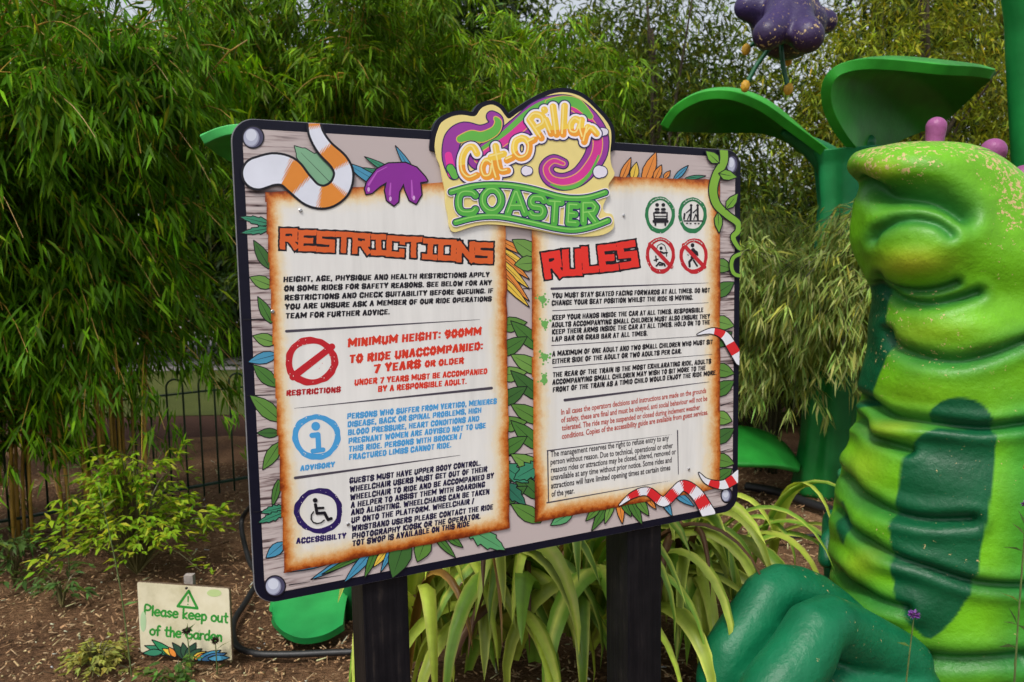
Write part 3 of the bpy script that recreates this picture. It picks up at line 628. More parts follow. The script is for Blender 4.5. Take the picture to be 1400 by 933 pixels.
def iso_fill(S, x0, y0, h):
    """filled region S<0 of a sampled field -> list of pixel polygons (marching squares, inner runs merged)"""
    ins = S < 0; full = ins[:-1, :-1] & ins[:-1, 1:] & ins[1:, :-1] & ins[1:, 1:]; anyi = ins[:-1, :-1] | ins[:-1, 1:] | ins[1:, :-1] | ins[1:, 1:]
    polys = []
    for r in range(full.shape[0]):
        row = full[r]
        if row.any():
            d = np.diff(np.concatenate([[0], row.astype(np.int8), [0]])); st = np.where(d == 1)[0]; en = np.where(d == -1)[0]
            for a, b in zip(st, en): polys.append([(x0 + a * h, y0 + r * h), (x0 + b * h, y0 + r * h), (x0 + b * h, y0 + (r + 1) * h), (x0 + a * h, y0 + (r + 1) * h)])
        for c in np.where(anyi[r] & ~row)[0]:
            cs = [(c, r), (c + 1, r), (c + 1, r + 1), (c, r + 1)]; vs = [S[y, x] for x, y in cs]; poly = []
            for q in range(4):
                a, b = vs[q], vs[(q + 1) % 4]; pa, pb = cs[q], cs[(q + 1) % 4]
                if a < 0: poly.append((x0 + pa[0] * h, y0 + pa[1] * h))
                if (a < 0) != (b < 0):
                    t = a / (a - b); poly.append((x0 + (pa[0] + t * (pb[0] - pa[0])) * h, y0 + (pa[1] + t * (pb[1] - pa[1])) * h))
            if len(poly) >= 3: polys.append(poly)
    return polys
class Print:
    """collects flat inked shapes for one part, lowest first, each a hair above the one below"""
    def __init__(s, plane, w0, dw=0.00006): s.p = plane; s.w = w0; s.dw = dw; s.V = []; s.F = []; s.C = []; s.n = 0
    def polys(s, polys, col, dw=None):
        if not polys: return
        dw = dw or s.dw
        flat = np.array([q for p in polys for q in p]); s.V.append(s.p.xyz(s.p.uv(flat), s.w)); s.w += dw
        c = lin(col)
        for p in polys:
            s.F.append(tuple(range(s.n + len(p) - 1, s.n - 1, -1))); s.n += len(p); s.C.append(c)
    def field(s, fn, box, col, h=0.5, dw=0.00006):
        x0, y0, x1, y1 = box; xs = np.arange(x0, x1 + h, h); ys = np.arange(y0, y1 + h, h); X, Y = np.meshgrid(xs, ys)
        S = fn(np.stack([X.ravel(), Y.ravel()], 1)).reshape(X.shape); s.polys(iso_fill(S, x0, y0, h), col, dw)
    def shape(s, fn, box, fills):
        """fills: [(outset px, colour)] from the widest to the narrowest"""
        x0, y0, x1, y1 = box; mo = max(o for o, _ in fills) + 1.5; h = 0.5
        xs = np.arange(x0 - mo, x1 + mo + h, h); ys = np.arange(y0 - mo, y1 + mo + h, h); X, Y = np.meshgrid(xs, ys)
        S = fn(np.stack([X.ravel(), Y.ravel()], 1)).reshape(X.shape)
        for o, c in fills: s.polys(iso_fill(S - o, xs[0], ys[0], h), c)
    def uvmesh(s, UV, faces, col, dw=0.00006):
        s.V.append(s.p.xyz(UV, s.w)); s.w += dw; c = lin(col)
        for f in faces: s.F.append(tuple(i + s.n for i in f)); s.C.append(c)
        s.n += len(UV)
    def text(s, txt, a, b, cap, col, bold=0.02, space=1.0):
        me = glyphs(txt, bold, space); V = np.zeros(len(me.vertices) * 3, np.float32); me.vertices.foreach_get('co', V); V = V.reshape(-1, 3)
        (ua, ub, uc) = s.p.uv([a, b, (a[0], a[1] - cap)])
        x0, x1 = V[:, 0].min(), V[:, 0].max(); du = (ub - ua) / (x1 - x0)
        vv = (uc - ua); vv = vv / 0.73
        UV = ua + np.outer(V[:, 0] - x0, du) + np.outer(V[:, 1], vv)
        s.uvmesh(UV, [tuple(p.vertices) for p in me.polygons], col)
    def block(s, txt, a, b, cap, col, weight=0.25):
        """square-cut capitals drawn with straight bars; each bar of a letter lies a hair above the last"""
        x = 0.0; quads = []
        for ch in txt:
            wch = WID.get(ch, 0.82)
            if ch != ' ':
                sx = 0.0; jit = random.uniform(-.03, .03); k = 0
                for st_ in (ALPH[ch] if ch in ALPH else []):
                    wh = weight * .7; Q = [np.array((x + weight / 2 + u * (wch - weight), wh / 2 + v * (1 - wh) + jit)) for u, v in st_]
                    for p_, q_ in zip(Q[:-1], Q[1:]):
                        d = q_ - p_; l = np.linalg.norm(d)
                        d = d / l if l > 1e-6 else np.array((1., 0)); wt = weight * abs(d[1]) + wh * abs(d[0]); nn = np.array((-d[1], d[0])) * wt / 2; e = d * (wh * abs(d[1]) + weight * abs(d[0])) * .48
                        quads.append((k, [p_ - e - nn, q_ + e - nn, q_ + e + nn, p_ - e + nn])); k += 1
            x += wch + 0.11
        tot = x - 0.11; (ua, ub, uc) = s.p.uv([a, b, (a[0], a[1] - cap)]); du = (ub - ua) / tot; dv = uc - ua
        for k, Q in quads:
            Q = np.array(Q); Q[:, 0] += 0.06 * (Q[:, 1] - .5); UV = ua + np.outer(Q[:, 0], du) + np.outer(Q[:, 1], dv)
            s.V.append(s.p.xyz(UV, s.w + k * 0.00002)); s.F.append((s.n, s.n + 1, s.n + 2, s.n + 3)); s.C.append(lin(col)); s.n += 4
    def build(s, name, parent, mat=None):
        me = mesh_np(name, np.concatenate(s.V), s.F, None, np.array(s.C)); return link(name, me, mat or M_INK, parent)
def glyphs(txt, bold, space):
    cu = bpy.data.curves.new('t', 'FONT'); cu.body = txt; cu.size = 1; cu.offset = bold; cu.resolution_u = 2; cu.space_character = space; cu.fill_mode = 'FRONT'
    o = bpy.data.objects.new('t', cu); COL.objects.link(o); dg = bpy.context.evaluated_depsgraph_get(); dg.update()
    me = bpy.data.meshes.new_from_object(o.evaluated_get(dg)); bpy.data.objects.remove(o); return me
def bbox(pts, r=0): P = np.asarray(pts, float); return (P[:, 0].min() - r, P[:, 1].min() - r, P[:, 0].max() + r, P[:, 1].max() + r)
def stroke(pts, radii, tr=None):
    P = np.asarray(pts, float); R = np.broadcast_to(np.asarray(radii, float), (len(P),)); seg = np.linalg.norm(np.diff(P, axis=0), axis=1); cum = np.concatenate([[0], np.cumsum(seg)]); tot = cum[-1]
    def fn(XY):
        D = np.full(len(XY), 1e9); T = np.zeros(len(XY))
        for k in range(len(P) - 1):
            ab = P[k + 1] - P[k]; t = np.clip(((XY - P[k]) @ ab) / (ab @ ab + 1e-9), 0, 1)
            d = np.linalg.norm(XY - (P[k] + t[:, None] * ab), axis=1) - (R[k] + t * (R[k + 1] - R[k]))
            mk = d < D; D = np.where(mk, d, D); T = np.where(mk, (cum[k] + t * seg[k]) / tot, T)
        if tr: T = T + 0.012 * np.sin(XY[:, 0] * 2.2 + XY[:, 1] * 1.3) * (1 if tot > 150 else 0); D = np.maximum(D, np.maximum(tr[0] - T, T - tr[1]) * tot)
        return D
    return fn
def strokes(list_): 
    fs = [stroke(p, r) for p, r in list_]
    return lambda XY: np.min([f(XY) for f in fs], axis=0)
def polyf(pts): return lambda XY: poly_sd(XY, pts)
def ell(cx, cy, rx, ry): return lambda XY: (np.sqrt(((XY[:, 0] - cx) / rx) ** 2 + ((XY[:, 1] - cy) / ry) ** 2) - 1) * min(rx, ry)
def ringf(cx, cy, rx, ry, w, wob=0.0, ph=0):
    def fn(XY):
        a = np.arctan2((XY[:, 1] - cy) / ry, (XY[:, 0] - cx) / rx); r = np.sqrt(((XY[:, 0] - cx) / rx) ** 2 + ((XY[:, 1] - cy) / ry) ** 2)
        k = 1 + wob * (np.sin(a * 3 + ph) + 0.6 * np.sin(a * 7 + ph * 2) + .4 * np.sin(a * 15))
        return np.maximum(r - k, (1 - w / rx) * (1 + wob * np.sin(a * 5 + ph)) - r) * min(rx, ry)
    return fn
ALPH = {'R': [[(0, 0), (0, 1), (.75, 1), (1, .8), (.85, .55), (0, .48)], [(.45, .48), (1, 0)]], 'E': [[(1, 1), (0, 1), (0, 0), (1, 0)], [(0, .5), (.75, .5)]],
        'S': [[(1, .87), (.8, 1), (.2, 1), (0, .84), (0, .66), (.2, .52), (.8, .48), (1, .34), (1, .16), (.8, 0), (.2, 0), (0, .13)]], 'T': [[(0, 1), (1, 1)], [(.5, 1), (.5, 0)]],
        'I': [[(0, 1), (1, 1)], [(.5, 1), (.5, 0)], [(0, 0), (1, 0)]], 'C': [[(1, .86), (.8, 1), (.25, 1), (0, .75), (0, .25), (.25, 0), (.8, 0), (1, .14)]],
        'O': [[(.3, 1), (.7, 1), (1, .7), (1, .3), (.7, 0), (.3, 0), (0, .3), (0, .7), (.3, 1)]], 'N': [[(0, 0), (0, 1), (1, 0), (1, 1)]],
        'U': [[(0, 1), (0, .25), (.25, 0), (.75, 0), (1, .25), (1, 1)]], 'L': [[(0, 1), (0, 0), (1, 0)]], 'A': [[(0, 0), (.45, 1), (.55, 1), (1, 0)], [(.2, .33), (.8, .33)]],
        'B': [[(0, 0), (0, 1), (.8, 1), (.95, .75), (.8, .52), (0, .52)], [(.8, .52), (1, .25), (.85, 0), (0, 0)]], 'D': [[(0, 0), (0, 1), (.65, 1), (1, .7), (1, .3), (.65, 0), (0, 0)]], 'F': [[(0, 0), (0, 1), (1, 1)], [(0, .48), (.8, .48)]],
        'G': [[(1, .88), (.8, 1), (.25, 1), (0, .75), (0, .25), (.25, 0), (1, 0), (1, .36), (.68, .38)]], 'H': [[(0, 0), (0, 1)], [(1, 0), (1, 1)], [(0, .5), (1, .5)]], 'J': [[(1, 1), (1, .25), (.75, 0), (.2, 0), (0, .25)]], 'K': [[(0, 0), (0, 1)], [(1, 1), (.1, .5), (1, 0)]],
        'M': [[(0, 0), (0, 1), (.5, .35), (1, 1), (1, 0)]], 'P': [[(0, 0), (0, 1), (.8, 1), (1, .78), (.85, .42), (0, .42)]], 'Q': [[(.3, 1), (.7, 1), (1, .7), (1, .3), (.7, 0), (.3, 0), (0, .3), (0, .7), (.3, 1)], [(.6, .3), (1, -.05)]], 'V': [[(0, 1), (.5, 0), (1, 1)]],
        'W': [[(0, 1), (.2, 0), (.5, .7), (.8, 0), (1, 1)]], 'X': [[(0, 0), (1, 1)], [(0, 1), (1, 0)]], 'Y': [[(0, 1), (.5, .5), (1, 1)], [(.5, .5), (.5, 0)]], 'Z': [[(0, 1), (1, 1), (0, 0), (1, 0)]],
        '.': [[(.4, 0), (.6, 0)]], ',': [[(.5, .08), (.3, -.18)]], ':': [[(.4, .1), (.6, .1)], [(.4, .75), (.6, .75)]], '/': [[(0, -.05), (1, 1.05)]], '9': [[(1, .5), (.2, .45), (0, .75), (.25, 1), (.8, 1), (1, .75), (.9, .2), (.5, 0)]], '0': [[(.3, 1), (.7, 1), (1, .7), (1, .3), (.7, 0), (.3, 0), (0, .3), (0, .7), (.3, 1)]], '7': [[(0, 1), (1, 1), (.4, 0)]]}
WID = {'I': .30, 'M': 1.12, 'W': 1.15, '.': .28, ',': .3, ':': .28, ' ': .34, '/': .5, 'L': .68, 'T': .74, 'E': .70, 'F': .68, 'J': .7}
BLK = {'S': [[(1, 1), (0, 1), (0, .52), (1, .48), (1, 0), (0, 0)]], 'C': [[(1, .8), (1, 1), (0, 1), (0, 0), (1, 0), (1, .2)]], 'O': [[(0, 0), (0, 1), (1, 1), (1, 0), (0, 0)]], 'U': [[(0, 1), (0, 0), (1, 0), (1, 1)]], 'R': [[(0, 0), (0, 1), (.95, 1), (.95, .5), (0, .5)], [(.55, .5), (1, 0)]]}
def boxes(list_):
    """square-ended bars: distance field of oriented boxes"""
    def fn(XY):
        D = np.full(len(XY), 1e9)
        for pts, r in list_:
            for a, b in zip(pts[:-1], pts[1:]):
                a = np.array(a); b = np.array(b); d = b - a; l = np.linalg.norm(d); d = d / l; q = XY - (a + b) / 2
                D = np.minimum(D, np.maximum(np.abs(q @ d) - l / 2 - r * .95, np.abs(q @ np.array([-d[1], d[0]])) - r))
        return D
    return fn
def letter(ch, x, y, w, h, r, rot=0.0, skew=0.0, tab=None):
    c, s_ = math.cos(rot), math.sin(rot); out = []
    for st in (tab.get(ch) if tab and ch in tab else ALPH[ch]):
        pts = [((u - .5) * (w - 2 * r) + skew * (v - .5) * h, -(v - .5) * (h - 2 * r)) for u, v in st]
        out.append(([(x + c * a - s_ * b, y + s_ * a + c * b) for a, b in pts], r))
    return out

# ------------------------------------------------------------------ the big notice board
YAW = 0.46045; BO = Vector((-0.60173, 1.74396, 0.83341)); BW, BH = 1.4467, 1.1
BP_ = Plane(BO, (math.cos(YAW), math.sin(YAW), 0), (0, 0, 1))
BM = Matrix((BP_.u, BP_.v, -BP_.n if BP_.u.cross(BP_.v).dot(BP_.n) < 0 else BP_.n)).transposed().to_4x4(); BM.translation = BO
sign = empty('information_board', (BP_.o + BP_.u * BW / 2) * Vector((1, 1, 0)), 'large cartoon ride notice board with two parchment panels on black posts', 'sign')
M_NAVY = mat_plain('navy_board_edge', (0.006, 0.006, 0.016), rough=0.4, noise=0.1, bump=0.03, spec=0.22)
def mat_post():
    mt, nt, b = new_mat('black_timber_post'); L = nt.links; tc = N(nt, 'ShaderNodeTexCoord')
    mp = N(nt, 'ShaderNodeMapping'); mp.inputs['Scale'].default_value = (60, 60, 2.2); L.new(tc.outputs['Object'], mp.inputs[0])
    n1 = N(nt, 'ShaderNodeTexNoise', Scale=1.0, Detail=5.0, Roughness=0.65); L.new(mp.outputs[0], n1.inputs['Vector'])
    n2 = N(nt, 'ShaderNodeTexNoise', Scale=5.0, Detail=6.0, Roughness=0.7); L.new(tc.outputs['Object'], n2.inputs['Vector'])
    mm = N(nt, 'ShaderNodeMath', operation='MULTIPLY'); L.new(n1.outputs[0], mm.inputs[0]); L.new(n2.outputs[0], mm.inputs[1])
    r = ramp(nt, [(0.2, (0.003, 0.003, 0.005)), (0.32, (0.009, 0.008, 0.010)), (0.42, (0.035, 0.028, 0.024))]); L.new(mm.outputs[0], r.inputs[0]); L.new(r.outputs[0], b.inputs['Base Color'])
    b.inputs['Roughness'].default_value = 0.5; b.inputs['Specular IOR Level'].default_value = 0.22
    bp = N(nt, 'ShaderNodeBump', Strength=0.5, Distance=0.004); L.new(n1.outputs[0], bp.inputs['Height']); L.new(bp.outputs[0], b.inputs['Normal'])
    return mt
M_POST = mat_post()
M_GREYEDGE = mat_plain('grey_sheet_edge', (0.22, 0.22, 0.23), rough=0.5, noise=0.1)
LOGO = [(92, 370), (98, 320), (110, 280), (130, 238), (180, 207), (240, 196), (300, 204), (325, 195), (345, 165), (370, 147), (410, 140), (450, 160), (480, 200), (505, 216), (560, 178), (640, 126), (720, 86), (790, 71), (860, 80), (920, 110), (980, 165), (1030, 220), (1060, 270), (1066, 330), (1060, 400),
        (1065, 470), (1084, 525), (1050, 580), (1054, 620), (1020, 700), (1032, 735), (1070, 745), (1082, 790), (1070, 830), (1010, 860), (900, 868), (780, 858), (640, 830), (500, 808), (380, 800), (290, 815), (200, 843), (172, 815), (165, 760), (150, 690), (148, 620), (135, 560), (120, 480), (100, 430)]
def LZ(p): return (570 + p[0] / 4.055, 110 + p[1] / 4.055)
logo_px = np.array([LZ(p) for p in catmull(LOGO + LOGO[:1], len(LOGO) * 3)[:-1]])
def outset(P, d):
    T_ = np.roll(P, -1, 0) - np.roll(P, 1, 0); T_ /= np.linalg.norm(T_, axis=1, keepdims=True); return P + np.stack([T_[:, 1], -T_[:, 0]], 1) * d
def slab(UV, w0, w1, bev=0.0):
    """extruded outline on the board plane, front at w1"""
    n = len(UV); me = bpy.data.meshes.new('slab'); bm = bmesh.new()
    f = [bm.verts.new(tuple(v)) for v in BP_.xyz(UV, w1)]; b = [bm.verts.new(tuple(v)) for v in BP_.xyz(UV, w0)]
    for i in range(n): bm.faces.new((f[i], f[(i + 1) % n], b[(i + 1) % n], b[i]))
    tri = tessellate_polygon([[Vector((u, v, 0)) for u, v in UV]])
    for t in tri:
        bm.faces.new([f[i] for i in t]); bm.faces.new([b[i] for i in reversed(t)])
    bmesh.ops.recalc_face_normals(bm, faces=bm.faces); bm.to_mesh(me); bm.free(); return me
def rrect(x0, y0, x1, y1, r, n=8):
    out = []
    for cx, cy, a0 in ((x1 - r, y1 - r, 0), (x0 + r, y1 - r, 90), (x0 + r, y0 + r, 180), (x1 - r, y0 + r, 270)):
        for k in range(n + 1): a = math.radians(a0 + 90 * k / n); out.append((cx + r * math.cos(a), cy + r * math.sin(a)))
    return np.array(out)
board = link('board', slab(rrect(0, 0, BW, BH, 0.05), -0.012, 0.0), M_NAVY, sign)
link('sheet_edge', slab(rrect(-.0016, -.0016, BW + .0016, BH + .0016, 0.05), -0.010, -0.003), M_GREYEDGE, board)
big = outset(logo_px, 6.0); big = big[(big[:, 1] < 240)]
lb_uv = BP_.uv(np.where(logo_px[:, 1:] < 208, outset(logo_px, 6.5), outset(logo_px, -4)))
link('logo_backing', slab(lb_uv, -0.0115, 0.0058), M_NAVY, board)
# printed planks
def mat_wood():
    mt, nt, b = new_mat('printed_planks'); L = nt.links; tc = N(nt, 'ShaderNodeTexCoord')
    a = N(nt, 'ShaderNodeAttribute', attribute_name='uvp')
    mp = N(nt, 'ShaderNodeMapping'); mp.inputs['Scale'].default_value = (6, 110, 1); L.new(a.outputs['Vector'], mp.inputs[0])
    n1 = N(nt, 'ShaderNodeTexNoise', Scale=1.0, Detail=4.0, Roughness=0.65, Distortion=0.3); L.new(mp.outputs[0], n1.inputs['Vector'])
    sx = N(nt, 'ShaderNodeSeparateXYZ'); L.new(a.outputs['Vector'], sx.inputs[0])
    # grain is drawn only near the two ends of the planks
    d = N(nt, 'ShaderNodeMath', operation='SUBTRACT'); L.new(sx.outputs[0], d.inputs[0]); d.inputs[1].default_value = BW * 0.5
    ab = N(nt, 'ShaderNodeMath', operation='ABSOLUTE'); L.new(d.outputs[0], ab.inputs[0])
    mr = N(nt, 'ShaderNodeMapRange'); mr.inputs[1].default_value = BW * .36; mr.inputs[2].default_value = BW * .47; mr.inputs[3].default_value = 0.0; mr.inputs[4].default_value = 1.0; L.new(ab.outputs[0], mr.inputs[0])
    r = ramp(nt, [(0.36, '3a2a2c'), (0.43, '8f7c7a'), (0.5, 'beb0ad'), (0.75, 'd0c4c0')]); L.new(n1.outputs[0], r.inputs[0])
    mx = N(nt, 'ShaderNodeMix', data_type='RGBA'); mx.inputs[6].default_value = (*lin('c0b2b0'), 1); L.new(mr.outputs[0], mx.inputs[0]); L.new(r.outputs[0], mx.inputs[7])
    L.new(mx.outputs[2], b.inputs['Base Color']); b.inputs['Roughness'].default_value = 0.45; b.inputs['Specular IOR Level'].default_value = 0.3
    return mt
UV = rrect(0.0215, 0.021, BW - 0.0215, BH - 0.021, 0.036); V = BP_.xyz(UV, 0.0006)
me = mesh_np('printed_planks', V, [tuple(range(len(UV)))]); at_ = me.attributes.new('uvp', 'FLOAT_VECTOR', 'POINT'); at_.data.foreach_set('vector', np.concatenate([UV, UV[:, :1] * 0], 1).astype(np.float32).ravel())
link('printed_planks', me, mat_wood(), board)
INK = '15131c'
# plank joints and printed foliage
pf = Print(BP_, 0.0009, 0.000012)
def pline(p, a, b, r0, r1, col): p.shape(stroke([a, b], [r0, r1]), bbox([a, b], max(r0, r1)), [(0, col)])
for ya, yb, xa, xb in ((437, 436, 333, 372), (541, 540, 338, 376), (700, 697, 347, 384), (300, 300, 327, 362), (395, 395, 690, 727), (512, 510, 690, 727), (624, 620, 692, 728)): pline(pf, (xa, ya), (xb, yb), .9, .4, INK)
for xa, ya, xb, yb in ((984, 366, 1003, 364), (985, 445, 1004, 442), (985, 555, 1002, 549), (985, 618, 1001, 613), (395, 800, 425, 795), (430, 792, 470, 786)): pline(pf, (xa, ya), (xb, yb), .7, .2, INK)
def pleaf(base, tip, w, col, jag=False, vein=True):
    b, t = np.array(base, float), np.array(tip, float); b = b - (t - b) * 0.3; w = w * 1.3; d = t - b; L = np.linalg.norm(d); d /= L; nn = np.array([-d[1], d[0]])
    prof = [(0, .25), (.2, .8), (.42, 1), (.65, .8), (.85, .38), (1, 0)]
    pts = []
    for sgn in (1, -1):
        side_ = []
        for s_, q in prof:
            side_.append(b + d * s_ * L + nn * sgn * q * w)
            if jag and 0.1 < s_ < 0.9: side_.append(b + d * (s_ + .03) * L + nn * sgn * q * w * .68)
        pts += side_ if sgn == 1 else side_[::-1]
    pf.shape(polyf(pts), bbox(pts), [(0.9, INK), (-0.35, col)])
    if vein: pf.shape(stroke([b + d * .1 * L, b + d * .85 * L], [.45, .2]), bbox([b, t]), [(0, INK)])
G = ['5d8a3c', '4a7a35', '6f9a48', '3f6b33']; TE = '3c8a6a'; BLU = '4a93b5'; ORG = 'e08a3c'; YEL = 'e6c04a'
Zl = lambda x, y: (310 + x / 1.794, 280 + y / 1.794)
for bx, by, tx, ty, w, c, j in ((96, 45, 32, 30, 9, TE, 1), (96, 60, 34, 70, 8, TE, 1), (96, 140, 66, 88, 11, G[3], 0), (98, 195, 56, 178, 12, G[2], 0), (102, 275, 76, 226, 10, G[1], 0), (106, 335, 64, 322, 12, G[2], 0), (108, 432, 64, 393, 13, G[1], 0), (106, 372, 52, 386, 11, BLU, 0),
                                (114, 515, 56, 467, 15, G[0], 0), (115, 560, 74, 560, 9, G[3], 0), (120, 600, 88, 650, 12, G[0], 0), (124, 690, 112, 740, 7, G[1], 0), (126, 745, 84, 755, 9, TE, 1), (126, 760, 76, 780, 9, TE, 1), (130, 838, 96, 866, 11, BLU, 0)):
    pleaf(Zl(bx, by), Zl(tx, ty), w / 1.794, c, bool(j))
for k, y in enumerate(range(445, 690, 34)): pleaf((690, y), (720, y - 18 if k % 2 else y - 4), 8, G[k % 4]); pleaf((730, y + 24), (698, y + 6 if k % 2 else y - 6), 8.5, G[(k + 1) % 4])
for y, ty, c in ((332, 350, ORG), (345, 366, YEL), (352, 382, ORG), (362, 395, YEL), (372, 412, ORG), (384, 420, YEL)): pleaf((689, y), (723, ty), 4, c)
pleaf((726, 345), (700, 328), 9, G[2]); pleaf((726, 360), (703, 362), 8, G[2]); pleaf((692, 640), (722, 660), 10, TE, True); pleaf((692, 665), (718, 690), 9, '2f6f58', True); pleaf((729, 640), (702, 655), 10, TE, True)
for k, y in enumerate((362, 400, 440, 468, 505, 535, 570, 600, 628, 655)): pleaf((981, y), (1003 if k % 3 else 1000, y - 14 if k % 2 else y + 6), 7.5, G[k % 4])
for bx, by, tx, ty, w, c in ((480, 762, 425, 792, 4, BLU), (495, 758, 440, 785, 3, G[1]), (505, 757, 470, 796, 5, BLU), (512, 755, 498, 790, 4, G[1]), (528, 752, 510, 775, 4, YEL), (535, 750, 520, 782, 3, BLU), (550, 748, 536, 790, 12, G[3]), (580, 742, 570, 768, 9, G[0]), (600, 738, 622, 762, 4, G[1]), (615, 735, 632, 748, 4, G[1]),
                          (440, 770, 388, 782, 3, BLU)): pleaf((bx, by), (tx, ty), w, c)
pleaf((650, 728), (690, 752), 11, '5aa06a', True)
for bx, by, tx, ty, w, c in ((775, 704, 752, 718, 6, '5aa06a'), (828, 692, 808, 726, 5, G[1]), (835, 690, 826, 716, 4, G[2]), (846, 688, 850, 716, 4, ORG), (852, 688, 862, 706, 4, G[1]), (862, 686, 877, 717, 5, G[1]), (872, 684, 886, 705, 5, G[0]), (885, 682, 896, 696, 3, ORG), (905, 680, 918, 706, 4, BLU), (925, 676, 948, 692, 4, BLU), (815, 696, 800, 712, 4, G[0])): pleaf((bx, by), (tx, ty), w, c)
pleaf((447, 246), (402, 200), 17, '7fae8a', True); pleaf((520, 252), (470, 222), 6, BLU); pleaf((535, 236), (498, 215), 3.5, TE); pleaf((562, 235), (540, 200), 3.5, BLU); pleaf((530, 240), (495, 230), 3, TE)
Zr = lambda x, y: (690 + x / 3.109, 180 + y / 3.109)
for bx, by, tx, ty, w, c in ((500, 190, 533, 112, 13, ORG), (545, 190, 557, 132, 14, YEL), (600, 190, 640, 88, 20, ORG), (640, 192, 663, 143, 12, ORG), (680, 192, 700, 168, 8, ORG), (730, 192, 776, 146, 9, BLU), (785, 198, 850, 190, 6, TE)): pleaf(Zr(bx, by), Zr(tx, ty), w / 3.109, c)
pf.build('printed_foliage', board)

# parchments
def mat_parch():
    mt, nt, b = new_mat('burnt_parchment_print'); L = nt.links; tc = N(nt, 'ShaderNodeTexCoord')
    a = N(nt, 'ShaderNodeAttribute', attribute_name='edge')
    n1 = N(nt, 'ShaderNodeTexNoise', Scale=55.0, Detail=7.0, Roughness=0.75); n2 = N(nt, 'ShaderNodeTexNoise', Scale=6.0, Detail=3.0)
    for q in (n1, n2): L.new(tc.outputs['Object'], q.inputs['Vector'])
    m1 = N(nt, 'ShaderNodeMath', operation='MULTIPLY_ADD'); L.new(n1.outputs[0], m1.inputs[0]); m1.inputs[1].default_value = 0.030; L.new(a.outputs['Fac'], m1.inputs[2])
    m2 = N(nt, 'ShaderNodeMath', operation='MULTIPLY_ADD'); L.new(n2.outputs[0], m2.inputs[0]); m2.inputs[1].default_value = 0.030; L.new(m1.outputs[0], m2.inputs[2])
    mr = N(nt, 'ShaderNodeMapRange'); mr.inputs[1].default_value = 0.022; mr.inputs[2].default_value = 0.092; L.new(m2.outputs[0], mr.inputs[0])
    r = ramp(nt, [(0.0, '5a2008'), (0.10, '8e3a10'), (0.2, 'c8702a'), (0.33, 'e0a868'), (0.5, 'ecd9b4'), (0.72, 'e9e4da'), (1.0, 'e8e6e2')]); L.new(mr.outputs[0], r.inputs[0])
    mp = N(nt, 'ShaderNodeMapping'); mp.inputs['Scale'].default_value = (38, 38, 3.0); L.new(tc.outputs['Object'], mp.inputs[0])   # faint rain streaks
    n3 = N(nt, 'ShaderNodeTexNoise', Scale=1.0, Detail=4.0, Roughness=0.6); L.new(mp.outputs[0], n3.inputs['Vector'])
    n4 = N(nt, 'ShaderNodeTexNoise', Scale=3.0, Detail=5.0); L.new(tc.outputs['Object'], n4.inputs['Vector'])
    pr = N(nt, 'ShaderNodeMath', operation='MULTIPLY'); L.new(n3.outputs[0], pr.inputs[0]); L.new(n4.outputs[0], pr.inputs[1])
    m5 = N(nt, 'ShaderNodeMapRange'); m5.inputs[1].default_value = 0.15; m5.inputs[2].default_value = 0.42; m5.inputs[3].default_value = 1.03; m5.inputs[4].default_value = 0.88; L.new(pr.outputs[0], m5.inputs[0])
    sc = N(nt, 'ShaderNodeVectorMath', operation='SCALE'); L.new(r.outputs[0], sc.inputs[0]); L.new(m5.outputs[0], sc.inputs['Scale'])
    L.new(sc.outputs[0], b.inputs['Base Color']); b.inputs['Roughness'].default_value = 0.34; b.inputs['Specular IOR Level'].default_value = 0.42
    return mt
M_PARCH = mat_parch()
def parchment(corners, name, label):
    c = [np.array(p, float) for p in corners]; pts = []
    for i in range(4):
        a, b = c[i], c[(i + 1) % 4]; nseg = 26; d = (b - a) / np.linalg.norm(b - a); nn = np.array([-d[1], d[0]])
        for k in range(nseg): pts.append(a + (b - a) * k / nseg + nn * (rng.normal(0, 0.45) if k else 0))
    x0, y0, x1, y1 = bbox(pts, 3); h = 2.0; xs = np.arange(x0, x1 + h, h); ys = np.arange(y0, y1 + h, h); X, Y = np.meshgrid(xs, ys); Q = np.stack([X.ravel(), Y.ravel()], 1)
    S = poly_sd(Q, pts).reshape(X.shape); polys = []; ins = S < 0
    full = ins[:-1, :-1] & ins[:-1, 1:] & ins[1:, :-1] & ins[1:, 1:]
    rr, cc_ = np.where(full); polys = [[(xs[q], ys[r]), (xs[q + 1], ys[r]), (xs[q + 1], ys[r + 1]), (xs[q], ys[r + 1])] for r, q in zip(rr, cc_)]
    S2 = S.copy(); polys += [p for p in iso_fill(S2, xs[0], ys[0], h) if not (len(p) == 4 and max(abs(p[0][0] - p[1][0]), abs(p[1][1] - p[2][1])) >= h - 1e-6 and abs(p[0][1] - p[1][1]) < 1e-6 and abs(p[1][0] - p[2][0]) < 1e-6 and abs(p[2][1] - p[3][1]) < 1e-6)]
    flat = np.array([q for p in polys for q in p]); D = -poly_sd(flat, pts); Vv = BP_.xyz(BP_.uv(flat), 0.0047); fc = []; n_ = 0
    for p in polys: fc.append(tuple(range(n_ + len(p) - 1, n_ - 1, -1))); n_ += len(p)
    me = mesh_np(name, Vv, fc); A = me.attributes.new('edge', 'FLOAT', 'POINT')
    # the burn runs wider and darker towards the lower corners of the print
    low_ = smooth01((flat[:, 1] - 600) / 120) * 0.5
    A.data.foreach_set('value', (D * 0.0018 * (1 - 0.25 * low_) - 0.010 * low_).astype(np.float32))
    o = link(name, me, M_PARCH, sign); o['label'] = label; return o
parL = parchment([(361, 263), (689, 246), (696, 722), (388, 783)], 'parchment', 'left burnt edged parchment with the restrictions')
parR = parchment([(723, 237), (983, 247), (983, 667), (729, 714)], 'parchment', 'right burnt edged parchment with the rules')
W0 = 0.0050
